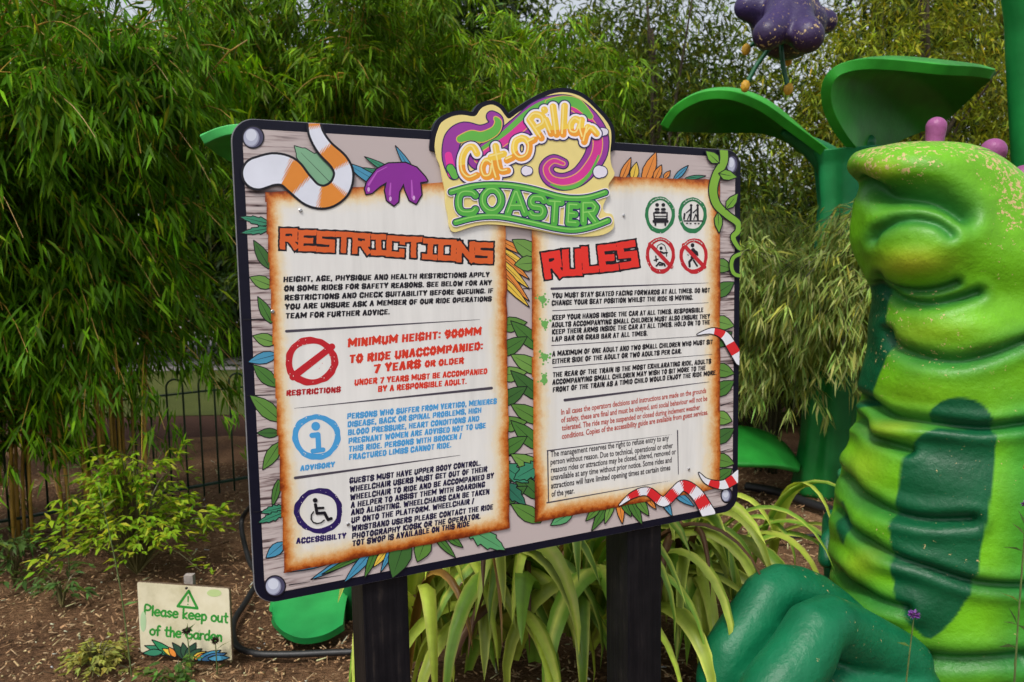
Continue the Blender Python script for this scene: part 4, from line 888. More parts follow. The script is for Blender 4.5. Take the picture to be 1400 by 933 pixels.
def heading(word, a, b, cap, wid, r, col, parent, jit, oc=INK, ol=2.4):
    p = Print(BP_, W0); n_ = len(word); ws = np.array([wid.get(ch, 1.0) for ch in word]); cum = (np.cumsum(ws) - ws / 2) / ws.sum(); tot = b[0] - a[0]; st = []
    for k, ch in enumerate(word):
        x = a[0] + tot * cum[k]; y = a[1] + (b[1] - a[1]) * cum[k] - cap / 2; sl = math.atan2(b[1] - a[1], tot)
        st += letter(ch, x, y + random.uniform(-1, 1) * jit, tot * ws[k] / ws.sum() * 1.0, cap, r, sl * 0.6 + random.uniform(-.05, .05) * jit, 0, BLK)
    pts = [q for s_, _ in st for q in s_]
    def rough_(fn):
        def g(XY):   # ragged, chipped outline
            return fn(XY) + 0.35 * np.sin(XY[:, 0] * 0.47 + 2 * np.sin(XY[:, 1] * .31)) * np.sin(XY[:, 1] * 0.61 + 1) + 0.7 * np.maximum(0, np.sin(XY[:, 0] * .83 + XY[:, 1] * .57) * np.sin(XY[:, 0] * .37 - XY[:, 1] * .91) - .7)
        return g
    p.shape(rough_(boxes(st)), bbox(pts, r), [(ol, oc), (0, col)]); return p.build('heading', parent)
heading('RESTRICTIONS', (382, 341), (673, 361), 29, {'I': .85, 'T': .95, 'L': .9}, 3.7, 'd9602a', parL, 0.8)
heading('RULES', (741, 384), (870, 365), 37, {'L': .85}, 4.6, 'e8342a', parR, 1.5)
def lines(name, parent, items, col, bold, space=1.0):
    p = Print(BP_, W0)
    for txt, ax, ay, bx, by, cap in items:
        if txt.upper() == txt: p.block(txt, (ax, ay), (bx, by), cap * .95, col, .30 if cap < 10 else .31); continue
        p.text(txt, (ax, ay), (bx, by), cap, col, bold, space)
    return p.build(name, parent)
BK = '1d1a22'
lines('paragraph', parL, [("HEIGHT, AGE, PHYSIQUE AND HEALTH RESTRICTIONS APPLY", 387, 386, 668, 379, 8), ("ON SOME RIDES FOR SAFETY REASONS. SEE BELOW FOR ANY", 388, 398.5, 671, 390, 8), ("RESTRICTIONS AND CHECK SUITABILITY BEFORE QUEUING. IF", 388.5, 411, 673, 401, 8),
                          ("YOU ARE UNSURE ASK A MEMBER OF OUR RIDE OPERATIONS", 389, 423.5, 671, 412, 8), ("TEAM FOR FURTHER ADVICE.", 390, 436, 532, 430, 8)], BK, 0.028, 1.08)
RD = 'd83a24'
lines('paragraph', parL, [("MINIMUM HEIGHT: 900MM", 475, 475, 657, 458, 12), ("TO RIDE UNACCOMPANIED:", 477, 497, 659, 478, 12), ("7 YEARS", 510, 510, 574, 503, 12), ("OR OLDER", 580, 502, 633, 497, 9), ("UNDER 7 YEARS MUST BE ACCOMPANIED", 484, 527, 665, 511, 8.5), ("BY A RESPONSIBLE ADULT.", 516, 536, 637, 525, 8.5)], RD, 0.03, 1.08)
lines('caption', parL, [("RESTRICTIONS", 391, 541, 465, 536, 8)], 'b02028', 0.035, 1.15)
LB = '4a9fd8'
lines('paragraph', parL, [("PERSONS WHO SUFFER FROM VERTIGO, MENIERES", 474, 573, 678, 551.5, 8.3), ("DISEASE, BACK OR SPINAL PROBLEMS, HIGH", 474.5, 584, 657, 564, 8.3), ("BLOOD PRESSURE, HEART CONDITIONS AND", 475, 595, 654, 575.5, 8.3), ("PREGNANT WOMEN ARE ADVISED NOT TO USE", 475.7, 606.5, 663, 585, 8.3),
                          ("THIS RIDE. PERSONS WITH BROKEN /", 476, 617.6, 630, 599.5, 8.3), ("FRACTURED LIMBS CANNOT RIDE.", 476.5, 628.6, 616, 611.5, 8.3)], LB, 0.03, 1.05)
lines('caption', parL, [("ADVISORY", 410, 643.5, 457, 638, 7.5)], LB, 0.035, 1.15)
PU = '2a1a5a'
lines('paragraph', parL, [("GUESTS MUST HAVE UPPER BODY CONTROL.", 477, 661, 656, 636, 8.3), ("WHEELCHAIR USERS MUST GET OUT OF THEIR", 477.4, 672.5, 665, 644.5, 8.3), ("WHEELCHAIR TO RIDE AND BE ACCOMPANIED BY", 478, 683.5, 674, 653.5, 8.3), ("A HELPER TO ASSIST THEM WITH BOARDING", 479, 694, 662, 665.5, 8.3), ("AND ALIGHTING. WHEELCHAIRS CAN BE TAKEN", 479.3, 704, 668, 675, 8.3),
                          ("UP ONTO THE PLATFORM. WHEELCHAIR /", 479.6, 715, 647, 688, 8.3), ("WRISTBAND USERS PLEASE CONTACT THE RIDE", 480, 726, 673, 696, 8.3), ("PHOTOGRAPHY KIOSK OR THE OPERATOR.", 480.5, 736.5, 656, 708.5, 8.3), ("TOT SWOP IS AVAILABLE ON THIS RIDE", 481, 746.5, 641, 719, 8.3)], '1f1a3c', 0.03, 1.05)
lines('caption', parL, [("ACCESSIBILTY", 404.5, 743, 472.5, 735.5, 8)], PU, 0.035, 1.15)
def rule(parent, name, items):
    p = Print(BP_, W0)
    for ax, ay, bx, by, r0, r1 in items: p.shape(stroke([(ax, ay), (bx, by)], [r0, r1]), bbox([(ax, ay), (bx, by)], 3), [(0, '4a4450')])
    return p.build(name, parent)
rule(parL, 'divider_rules', [(391, 453, 655, 437, 1.9, .25), (402, 558, 671, 530.5, .25, 1.9), (403, 653, 628, 622, 1.9, .25)])
rule(parR, 'divider_rules', [(753, 395, 967, 387, 1.7, .25), (754, 425, 967, 414, .5, .3), (753, 472.5, 968, 459, .5, .3), (755, 502.5, 972, 484.5, .5, .3), (771, 547, 968, 522, 1.9, .3)])
rule(parR, 'box_rules', [(747.5, 616, 748.7, 686, .9, .7), (747, 616, 917, 594, .8, .2), (924.8, 588.5, 926, 648, .8, .5), (746.5, 687, 914, 657, .9, .2)])
lines('paragraph', parR, [("YOU MUST STAY SEATED FACING FORWARDS AT ALL TIMES. DO NOT", 753.7, 408, 969, 400, 7.4), ("CHANGE YOUR SEAT POSITION WHILST THE RIDE IS MOVING.", 753, 418, 946, 410, 7.4),
                          ("KEEP YOUR HANDS INSIDE THE CAR AT ALL TIMES. RESPONSIBLE", 753.7, 438, 960, 427, 7.4), ("ADULTS ACCOMPANYING SMALL CHILDREN MUST ALSO ENSURE THEY", 753, 448, 969, 435.7, 7.4), ("KEEP THEIR ARMS INSIDE THE CAR AT ALL TIMES. HOLD ON TO THE", 753.4, 457.6, 969, 443.7, 7.4), ("LAP BAR OR GRAB BAR AT ALL TIMES.", 753.4, 467.3, 884, 459, 7.4),
                          ("A MAXIMUM OF ONE ADULT AND TWO SMALL CHILDREN WHO MUST SIT", 753.8, 487.3, 973, 470.5, 7.4), ("EITHER SIDE OF THE ADULT OR TWO ADULTS PER CAR.", 753.8, 497.6, 930.5, 483.3, 7.4),
                          ("THE REAR OF THE TRAIN IS THE MOST EXHILARATING RIDE, ADULTS", 754.5, 516, 970.7, 497, 7.4), ("ACCOMPANYING SMALL CHILDREN MAY WISH TO SIT MORE TO THE", 754, 526.2, 963, 506.2, 7.4), ("FRONT OF THE TRAIN AS A TIMID CHILD WOULD ENJOY THE RIDE MORE.", 754.5, 536.4, 978, 512.6, 7.4)], BK, 0.026, 1.05)
lines('paragraph', parR, [("In all cases the operators decisions and instructions are made on the grounds", 765.8, 567, 964, 537, 8), ("of safety, these are final and must be obeyed, anti social behaviour will not be", 765.8, 577.8, 965.5, 547.7, 8), ("tolerated. The ride may be suspended or closed during inclement weather", 766.8, 588.6, 955.6, 559.7, 8),
                          ("conditions. Copies of the accessibility guide are available from guest services.", 766.8, 600, 966.5, 566.5, 8)], 'b8483c', 0.022)
lines('paragraph', parR, [("The management reserves the right to refuse entry to any", 751.4, 624.6, 913, 601.6, 8.5), ("person without reason. Due to technical, operational or other", 751.4, 635.2, 918.5, 612, 8.5), ("reasons rides or attractions may be closed, altered, removed or", 752, 646, 922.6, 620.5, 8.5), ("unavailable at any time without prior notice. Some rides and", 752, 656.3, 916.8, 631.8, 8.5),
                          ("attractions will have limited opening times at certain times", 752, 667.6, 915, 642.2, 8.5), ("of the year.", 752.7, 678.8, 784, 674, 8.5)], '3a363a', 0.020)
# pictograms
def pict(parent, name='pictogram'):
    return Print(BP_, W0)
def chips(p, cx, cy, rx, ry, w, n_, seed, col='e4e0d8'):
    rr = random.Random(seed)
    for _ in range(n_):
        a = rr.uniform(0, 6.28); k = 1 - w / rx * rr.random(); x, y = cx + rx * k * math.cos(a), cy + ry * k * math.sin(a); l = rr.uniform(.5, 2.2); b = rr.uniform(0, 3.1)
        pts = [(x, y), (x + l * math.cos(b), y + l * math.sin(b))]; p.shape(stroke(pts, [rr.uniform(.25, .6), .15]), bbox(pts, 1), [(0, col)])
p = pict(parL); p.shape(ringf(425, 494, 36, 33, 9.5, .02, 1), (387, 458, 463, 530), [(0, 'c0222c')]); p.shape(stroke([(400, 515), (453, 474)], [5, 4.5]), (394, 468, 460, 521), [(0, 'c0222c')]); chips(p, 425, 494, 36, 33, 10, 22, 3); chips(p, 427, 494, 20, 14, 18, 6, 9, 'd8908c'); p.build('pictogram', parL)
p = pict(parL); p.shape(ringf(432, 597, 33, 31, 8, .02, 3), (397, 563, 467, 630), [(0, LB)]); p.shape(ell(431, 582.5, 6, 6), (424, 576, 438, 589), [(0, LB)]); p.shape(strokes([([(426, 595), (434, 594), (435, 615)], 3.6), ([(427, 616.5), (441, 614.5)], 3.2)]), (420, 588, 446, 622), [(0, LB)]); chips(p, 432, 597, 33, 31, 8, 18, 5); p.build('pictogram', parL)
p = pict(parL); p.shape(ringf(435, 698, 33, 31, 7.5, .025, 5), (399, 664, 471, 732), [(0, PU)]); chips(p, 435, 698, 33, 31, 8, 22, 8)
ZA = lambda x, y: (385 + x / 4.665, 550 + y / 4.665)
p.shape(strokes([([ZA(212, 650), ZA(222, 705), ZA(270, 702), ZA(292, 745), ZA(312, 738)], 2.1), ([ZA(216, 672), ZA(262, 670)], 1.6)]), (425, 685, 456, 715), [(0, INK)]); p.shape(ell(*ZA(210, 622), 3.2, 3.2), (425, 678, 435, 688), [(0, INK)])
p.shape(stroke([ZA(a, b) for a, b in ((200, 695), (186, 715), (184, 742), (198, 762), (222, 770), (248, 765), (268, 748))], .9), (420, 695, 446, 718), [(0, INK)]); p.build('pictogram', parL)
ZI = lambda x, y: (870 + x / 7.173, 260 + y / 7.173)
def ring_icon(cx, cy, rx, ry, col, glyph, bar):
    p = pict(parR); p.shape(ringf(cx, cy, rx, ry, 4.6, .018, cx), (cx - rx - 2, cy - ry - 2, cx + rx + 2, cy + ry + 2), [(0, col)])
    for s_, r in glyph:
        q = [ZI(*z) for z in s_]; p.shape(stroke(q, np.array(r) / 7.173), bbox(q, 3), [(0, BK)])
    if bar: p.shape(stroke([(cx - rx * .72, cy - ry * .62), (cx + rx * .75, cy + ry * .62)], [2.6, 2.6]), (cx - rx, cy - ry, cx + rx, cy + ry), [(0, col)])
    a = np.linspace(math.radians(225), math.radians(315), 9); q = [(cx + (rx - 2.3) * math.cos(t), cy + (ry - 2.6) * math.sin(t)) for t in a]
    for k in range(0, 8): p.shape(stroke([q[k], (q[k] * np.array(1) + (np.array(q[k + 1]) - np.array(q[k])) * .6)], .55), bbox(q[k:k + 2], 2), [(0, 'c9cfc8')])
    chips(p, cx, cy, rx, ry, 4.5, 6, int(cx)); return p.build('pictogram', parR)
man = lambda x, y: [([(x, y), (x, y + 1)], 18), ([(x - 10, y + 45), (x + 10, y + 45)], 14), ([(x - 14, y + 75), (x + 14, y + 75)], 12)]
ring_icon(900.7, 294, 20.5, 25.2, '2a7a4a', man(193, 147) + man(254, 147) + [([(160, 225), (290, 225)], 6), ([(160, 225), (165, 305)], 7), ([(290, 225), (288, 305)], 7), ([(165, 258), (285, 258)], 5), ([(170, 285), (285, 285)], 9), ([(162, 308), (290, 308)], 15), ([(175, 320), (175, 345)], 9), ([(272, 320), (272, 345)], 9)], False)
ring_icon(945.3, 294.6, 19.5, 24.5, '2a7a4a', [([(526, 152), (526, 154)], 13), ([(590, 152), (590, 154)], 13), ([(526, 175), (526, 215), (520, 290)], 10), ([(590, 175), (590, 215), (592, 290)], 10), ([(526, 185), (480, 225)], 6), ([(590, 185), (545, 225)], 6), ([(462, 235), (455, 285)], 9), ([(490, 290), (510, 240), (525, 285)], 5), ([(550, 290), (570, 240), (590, 285)], 5), ([(455, 304), (640, 304)], 6), ([(480, 328), (490, 328)], 6), ([(515, 330), (525, 330)], 6), ([(560, 330), (570, 330)], 6), ([(595, 330), (603, 330)], 6)], False)
ring_icon(901.4, 349.5, 20, 25, 'c0242e', [([(232, 570), (232, 574)], 15), ([(188, 580), (200, 545), (235, 525), (268, 545), (285, 600)], 4), ([(225, 605), (255, 620), (290, 615)], 9), ([(285, 620), (285, 650)], 5), ([(165, 690), (200, 680)], 7), ([(180, 650), (185, 700)], 7), ([(185, 745), (215, 710), (260, 725), (270, 745)], 8), ([(215, 735), (245, 735)], 8)], True)
ring_icon(947, 350.3, 19.3, 24.3, 'c0242e', [([(540, 540), (540, 546)], 18), ([(545, 590), (565, 630), (540, 660)], 20), ([(555, 590), (585, 610), (590, 640)], 8), ([(530, 680), (508, 705), (512, 750)], 11), ([(550, 690), (585, 745)], 9), ([(500, 640), (490, 635)], 4)], True)
# green splats
for k, (x, y) in enumerate(((740, 409), (743, 443), (743, 487.5), (743, 520))):
    p = pict(parR); rr = random.Random(k + 3); st = [([(x, y), (x + .3, y + .5)], 4.2)]
    for q in range(8):
        a = rr.uniform(0, 6.28); l = rr.uniform(5, 10); st.append(([(x, y), (x + math.cos(a) * l * .55, y + math.sin(a) * l * .6)], 1.4)); e = (x + math.cos(a) * l, y + math.sin(a) * l * 1.1); st.append(([e, (e[0] + .2, e[1])], rr.uniform(.7, 1.7)))
    p.shape(strokes(st), (x - 13, y - 14, x + 13, y + 14), [(0, '6fae5a')]); p.build('bullet_splat', parR)
# printed ornaments over the parchment
WO = 0.0060
BOARD_PX = [(315.5, 161.5), (1012.5, 207), (1007.5, 696.5), (350.5, 827)]
def clipped(fn): return lambda XY: np.maximum(fn(XY), poly_sd(XY, BOARD_PX) + .6)
def banded(name, path, radii, bands, c0, c1, ol=2.2, n_=40, label=None):
    P = catmull(path, n_); R = np.interp(np.linspace(0, 1, n_), np.linspace(0, 1, len(radii)), radii); p = Print(BP_, WO)
    base_ = stroke(P, R)
    for o_, c_ in ((ol, INK), (0, c0)): p.shape(clipped(lambda XY: base_(XY) - o_), bbox(P, max(radii) + ol), [(0, c_)])
    for a, b in bands: p.shape(clipped(stroke(P, R, (a, b))), bbox(P, max(radii)), [(0, c1)])
    return p.build(name, board)
Z1 = lambda x, y: (310 + x / 2.592, 120 + y / 2.592)
banded('printed_tail', [Z1(*q) for q in ((307, 124), (315, 165), (345, 215), (395, 265), (412, 310), (395, 360), (350, 388), (300, 380), (255, 340), (215, 300), (165, 290), (110, 305))], np.array([19, 22, 25, 28, 30, 34, 36, 38, 42, 48, 52, 53]) / 2.592, [(0, .03), (.17, .31), (.45, .58), (.71, .83)], 'dfe2ee', 'e08a34', 3.2, 60)
Z4 = lambda x, y: (680 + x / 2.914, 430 + y / 2.914)
bd = lambda n_: [((k + .05) / n_, (k + .55) / n_) for k in range(1, n_)]
banded('printed_tentacle', [Z4(*q) for q in ((792, 80), (850, 66), (900, 85), (930, 130), (962, 182))], np.array([1, 11, 17, 19, 20]) / 2.914, [(.3, .48), (.66, .86)], 'e9e9f0', 'd82a30', 1.3)
banded('printed_tentacle', [Z4(*q) for q in ((482, 758), (535, 718), (595, 704), (655, 745), (700, 708), (738, 680), (790, 715), (835, 790))], np.array([1.5, 12, 16, 18, 19, 20, 23, 27]) / 2.914, [(.10, .2), (.28, .4), (.48, .58), (.66, .76), (.84, .94)], 'e9e9f0', 'd82a30', 1.3)
banded('printed_tentacle', [Z4(*q) for q in ((798, 630), (830, 664), (890, 678), (930, 660), (960, 638))], np.array([1, 10, 17, 19, 21]) / 2.914, [(.3, .52), (.68, .86)], 'e9e9f0', 'd82a30', 1.3)
p = Print(BP_, WO); paw = [Z1(*q) for q in ((487, 360), (495, 335), (530, 290), (570, 270), (630, 268), (670, 285), (700, 318), (708, 332), (682, 336), (687, 380), (668, 412), (645, 400), (630, 365), (624, 340), (608, 370), (605, 405), (590, 418), (565, 400), (558, 365), (565, 335), (540, 350), (512, 374), (492, 378))]
p.shape(polyf(paw), bbox(paw), [(1.8, INK), (0, '8a2a96')])
for q in ([(500, 345), (530, 300), (565, 282)], [(575, 380), (578, 340)], [(655, 390), (652, 330)]): p.shape(stroke([Z1(*z) for z in q], [1.6, .8, .5][:len(q)]), bbox([Z1(*z) for z in q], 3), [(0, 'b85ac0')])
for x, y in ((577, 395), (660, 392), (500, 362)): p.shape(ell(*Z1(x, y), 1.8, 3.2), (*[c - 5 for c in Z1(x, y)], *[c + 5 for c in Z1(x, y)]), [(0, 'd8a8dc')])
p.build('printed_paw', board)
p = Print(BP_, WO); vine = [Zr(*q) for q in ((925, 78), (925, 130), (895, 185), (880, 250), (895, 310), (940, 355), (985, 390), (985, 425), (965, 450), (985, 490), (1005, 505))]; vr = np.array([17, 16, 17, 17, 16, 14, 13, 11, 10, 8, 6]) / 3.109
P_ = catmull(vine, 50); R_ = np.interp(np.linspace(0, 1, 50), np.linspace(0, 1, 11), vr); curl = catmull([Zr(*q) for q in ((1003, 518), (968, 535), (958, 570), (970, 605), (1003, 615))], 20)
vl = [((905, 135), (850, 85), 20), ((905, 180), (980, 195), 20), ((935, 330), (985, 265), 18), ((900, 345), (905, 430), 16)]
fn = lambda XY: np.minimum(stroke(P_, R_)(XY), stroke(curl, 2.4)(XY))
for o_, c_ in ((1.6, INK), (0, '7fb03a')): p.shape(clipped(lambda XY: fn(XY) - o_), bbox(np.concatenate([P_, curl]), 7), [(0, c_)])
for b, t, w in vl:
    b, t = np.array(Zr(*b)), np.array(Zr(*t)); d = t - b; nn = np.array([-d[1], d[0]]) / np.linalg.norm(d) * w / 3.109
    q = [b, b + d * .3 + nn, b + d * .6 + nn * .9, t, b + d * .6 - nn * .9, b + d * .3 - nn]; p.shape(polyf(q), bbox(q), [(1.3, INK), (-.1, '74a838')]); p.shape(stroke([b, b + d * .7], [.6, .2]), bbox(q), [(0, INK)])
p.build('printed_vine', board)
for cx, cy, rx, ry in ((346, 188, 14, 14.5), (376, 801, 13.5, 13.5), (1000.5, 225, 7.5, 12), (993, 677, 7, 9.5)):
    p = Print(BP_, 0.0016); bx = (cx - rx, cy - ry, cx + rx, cy + ry); p.shape(ell(cx, cy, rx, ry), bx, [(1.3, INK), (-.4, '4a4862')]); p.shape(ell(cx - rx * .17, cy + ry * .05, rx * .78, ry * .86), bx, [(0, '8f90a8')]); p.shape(ell(cx - rx * .22, cy, rx * .7, ry * .8), bx, [(0, 'b4b8cc')]); p.shape(ell(cx - rx * .2, cy - ry * .2, rx * .52, ry * .55), bx, [(0, 'd4d8e6')]); p.build('printed_rivet', board)
# real screws
for x, y in ((410, 288), (851, 295), (475, 716), (372, 426), (940, 641)):
    uv = BP_.uv([(x, y)])[0]; c = BP_.o + BP_.u * uv[0] + BP_.v * uv[1]
    MB().tube([c + BP_.n * 0.0025, c + BP_.n * 0.0072, c + BP_.n * 0.0080], [0.0042, 0.0042, 0.0030], 12).build('screw', M_STEEL, sign, False)

# logo plaque
plq = link('logo_plaque', slab(BP_.uv(logo_px), 0.0065, 0.0105), mat_plain('cream_yellow_plaque', lin('ecd98a'), rough=0.4, noise=0.03, bump=0), sign)
p = Print(BP_, 0.0108); NV = '241e58'
def ls(pts, r, fills, n_=None, rr=None):
    P = np.array([LZ(q) for q in (catmull(pts, n_ or len(pts) * 5) if len(pts) > 2 else pts)])
    R = np.interp(np.linspace(0, 1, len(P)), np.linspace(0, 1, len(r)), np.array(r) / 4.055) if isinstance(r, (list, tuple)) else r / 4.055
    p.shape(stroke(P, R), bbox(P, np.max(R)), [(o / 4.055, c) for o, c in fills])
tail_ = [(195, 520), (175, 430), (190, 330), (250, 285), (340, 300), (410, 275), (430, 230), (405, 205)]
body_ = [(330, 440), (430, 370), (560, 270), (660, 180), (760, 140), (850, 150), (930, 220), (985, 310), (985, 400), (940, 480), (880, 540), (800, 565), (730, 545), (705, 490), (745, 450), (800, 465)]
ls(body_, [55, 60, 62, 58, 50, 50, 58, 60, 58, 52, 48, 44, 40, 36, 32, 26], [(6, NV), (0, '9a3a9e')])
ls(body_, [20, 22, 24, 22, 20, 20, 22, 24, 24, 22, 20, 18, 16, 14, 11, 8], [(5, 'e8b85a'), (0, 'd83a98')])
ls([(330, 395), (470, 300), (620, 170), (760, 112), (870, 128), (950, 200)], [8, 14, 16, 18, 22, 10], [(0, '66b84a')])
ls([(720, 130), (800, 118), (880, 135), (950, 205)], [20, 26, 26, 14], [(3, 'e8b85a'), (0, '66b84a')])
ls([(995, 420), (950, 515), (880, 582), (800, 600), (730, 580)], [4, 9, 11, 10, 4], [(0, '66b84a')])
ls(tail_, [30, 42, 46, 46, 44, 42, 36, 28], [(6, NV), (0, '9a3a9e')]); ls([(185, 520), (165, 420)], [24, 20], [(0, 'e83aa0')])
ls([(230, 330), (290, 310), (350, 318), (420, 285), (440, 240), (425, 215)], [18, 26, 28, 24, 18, 8], [(5, 'e8b85a'), (0, '66b84a')])
ls([(175, 490), (200, 530)], 20, [(5, NV), (0, '66b84a')])
for x, y in ((1005, 510), (600, 505), (1022, 290)): ls([(x - 6, y), (x + 6, y)], [34, 30] if x == 1005 else [26, 22] if x == 600 else [22, 18], [(5, NV), (0, 'e8e2f0')])
letters_ = [[[(322, 410), (300, 375), (265, 385), (240, 440), (245, 510), (280, 545), (322, 530)]], [[(405, 465), (375, 450), (352, 490), (365, 535), (398, 530), (408, 480)], [(410, 455), (418, 500), (432, 545)]], [[(425, 370), (438, 440), (455, 505), (492, 505)], [(400, 430), (470, 412)]], [[(488, 447), (518, 433)]],
            [[(570, 325), (535, 345), (530, 400), (560, 435), (600, 420), (612, 370), (595, 335), (570, 325)]], [[(612, 348), (640, 334)]], [[(612, 225), (640, 265), (678, 325)], [(612, 225), (640, 195), (682, 205), (692, 245), (655, 270)]], [[(702, 225), (732, 300)], [(694, 168), (696, 172)]], [[(742, 152), (762, 305)]], [[(806, 148), (798, 305)]],
            [[(895, 235), (865, 220), (840, 250), (845, 290), (875, 295), (893, 255)], [(900, 225), (895, 270), (908, 320)]], [[(935, 265), (915, 345)], [(930, 300), (955, 272), (982, 300)]]]
allst = [([LZ(q) for q in (catmull(s_, len(s_) * 4) if len(s_) > 2 else s_)], 4.6) for l in letters_ for s_ in l]; pts = [q for s_, _ in allst for q in s_]
fn = strokes(allst); p.shape(fn, bbox(pts, 6), [(4.2, NV), (2.6, 'f3ecf6'), (0, 'f2a030')]); hi_ = strokes([(s_, 4.6) for s_, _ in allst])
def upper(XY): # printed two tone lettering, yellow above and orange below along the sloping baseline
    return np.maximum(fn(XY) , (XY[:, 1] - np.interp(XY[:, 0], [620, 690, 740, 800, 818], [228, 218, 180, 176, 190])))
p.shape(upper, bbox(pts, 6), [(0, 'f6cf4a')])
inner = strokes([(s_, 1.1) for s_, _ in allst]); p.shape(lambda XY: inner(XY + np.array([1.6, 1.6])), bbox(pts, 6), [(0, 'fbe58c')])
bars = [[(180, 622), (290, 592), (400, 582), (520, 588), (640, 610), (760, 645), (850, 658), (940, 652), (1030, 625)], [(205, 790), (300, 765), (400, 755), (500, 765), (640, 795), (760, 822), (860, 832), (960, 812), (1045, 780)]]
co = []
for ch, cx, cy, w, h_ in (('C', 268, 680, 128, 145), ('O', 405, 668, 132, 150), ('A', 540, 682, 130, 150), ('S', 655, 705, 105, 140), ('T', 752, 735, 100, 150), ('E', 852, 745, 80, 135), ('R', 945, 738, 105, 140)):
    co += [([tuple(z) for z in catmull(q, len(q) * 5)] if ch in 'COS' else q, r) for q, r in letter(ch, *LZ((cx, cy)), w / 4.055, h_ / 4.055, 4.6, 0.06 if ch in 'STE' else 0)]
bst = [([LZ(q) for q in catmull(b, 30)], 3.7) for b in bars]
pts = [q for s_, _ in co + bst for q in s_]; fn2 = strokes(co + bst); p.shape(fn2, bbox(pts, 5), [(2.6, 'f3ecf6'), (1.5, NV), (0, '54b043')])
in2 = strokes([(s_, .9) for s_, _ in co + bst]); p.shape(lambda XY: in2(XY + np.array([.8, 1.4])), bbox(pts, 5), [(0, '8fd46a')])
p.build('logo_lettering', plq)
# posts
def face_u(px, py, w):
    q = Plane(BP_.o + BP_.n * w, BP_.u, BP_.v); return float(q.uv([(px, py)])[0, 0])
sgn = -1 if BM.to_3x3().col[2].dot(BP_.n) > 0 else 1
for xl_, xr_, yy in ((496.5, 558.5, 820), (859, 904.5, 780)):
    u0, u1 = face_u(xl_, yy, -0.0125), face_u(xr_, yy, -0.0125); dp = u1 - u0
    mb = MB(); z0, z1 = sorted((sgn * 0.0125, sgn * (0.0125 + dp))); mb.box((u0, -BO.z - 0.1, z0), (u1, 0.95, z1), BM)
    me = mb.mesh('post'); me = with_mod(me, ('BEVEL', dict(width=0.004, segments=2))); link('post', me, M_POST, sign)

# ------------------------------------------------------------------ small garden sign
gA, gB, gC = at(192.6, 891.7, 3.12), at(317, 903, 3.04), at(192, 796.6, 3.12)
gs = empty('garden_sign', Vector(((gA.x + gB.x) / 2, gA.y + 0.02, 0)), 'small cream keep out of the garden sign on a short stake', 'sign')
gu = (gB - gA).normalized(); gv = (gC - gA); gv = (gv - gu * gv.dot(gu)).normalized(); GP = Plane(gA, gu, gv); gw, gh = (gB - gA).length, (gC - gA).length
def gslab(UV, w0, w1):
    global BP_
    s_ = BP_; BP_ = GP; m_ = slab(UV, w0, w1); BP_ = s_; return m_
M_CREAM = mat_ground('cream_garden_print', [(0.3, (0.42, 0.38, 0.22)), (0.5, (0.62, 0.57, 0.40)), (0.7, (0.70, 0.66, 0.50))], 9, 5, 0.0)
pan = link('panel', gslab(rrect(0, 0, gw, gh, 0.008, 4), -0.008, 0.0), M_CREAM, gs); 
link('panel_edge', gslab(rrect(-.003, -.003, gw + .003, gh + .003, 0.01, 4), -0.010, -0.0015), mat_plain('brown_edge', (0.12, 0.08, 0.05), noise=.3), pan)
p = Print(GP, 0.0004); GG = '2f8a34'
LOW = {'P': (.62, [[(0, 0), (.02, 1), (.45, 1), (.6, .8), (.45, .52), (.05, .48)]]), 'l': (.12, [[(.05, 0), (.05, 1)]]), 'e': (.52, [[(.05, .32), (.5, .36), (.42, .58), (.2, .62), (.02, .4), (.05, .12), (.25, 0), (.48, .08)]]),
       'a': (.52, [[(.46, .5), (.25, .62), (.02, .4), (.05, .1), (.25, 0), (.45, .2), (.47, .6)], [(.47, .3), (.52, 0)]]), 's': (.42, [[(.4, .52), (.2, .62), (.03, .48), (.2, .32), (.4, .18), (.22, 0), (.02, .1)]]), 'k': (.48, [[(.05, 0), (.05, 1)], [(.42, .6), (.08, .28), (.46, 0)]]),
       'p': (.52, [[(.05, -.35), (.05, .6)], [(.05, .45), (.28, .62), (.5, .4), (.45, .1), (.25, 0), (.06, .12)]]), 'o': (.52, [[(.27, .62), (.04, .45), (.04, .15), (.27, 0), (.5, .15), (.5, .45), (.27, .62)]]), 'u': (.5, [[(.04, .6), (.05, .15), (.22, 0), (.42, .15), (.46, .6)], [(.45, .4), (.48, 0)]]),
       't': (.4, [[(.2, .95), (.2, .12), (.38, 0)], [(.02, .62), (.4, .64)]]), 'f': (.4, [[(.42, .95), (.24, 1), (.16, .8), (.16, 0)], [(0, .55), (.36, .57)]]), 'h': (.5, [[(.05, 0), (.05, 1)], [(.05, .4), (.28, .62), (.44, .45), (.45, 0)]]),
       'G': (.72, [[(.62, .85), (.4, 1), (.1, .85), (0, .45), (.15, .08), (.42, 0), (.66, .15), (.66, .42), (.4, .42)]]), 'r': (.36, [[(.05, 0), (.05, .6)], [(.05, .35), (.2, .58), (.38, .58)]]), 'd': (.52, [[(.47, 1), (.47, 0)], [(.47, .48), (.25, .62), (.03, .4), (.05, .1), (.25, 0), (.46, .15)]]), 'n': (.5, [[(.05, 0), (.05, .6)], [(.05, .4), (.28, .62), (.44, .45), (.45, 0)]]), ' ': (.22, [])}
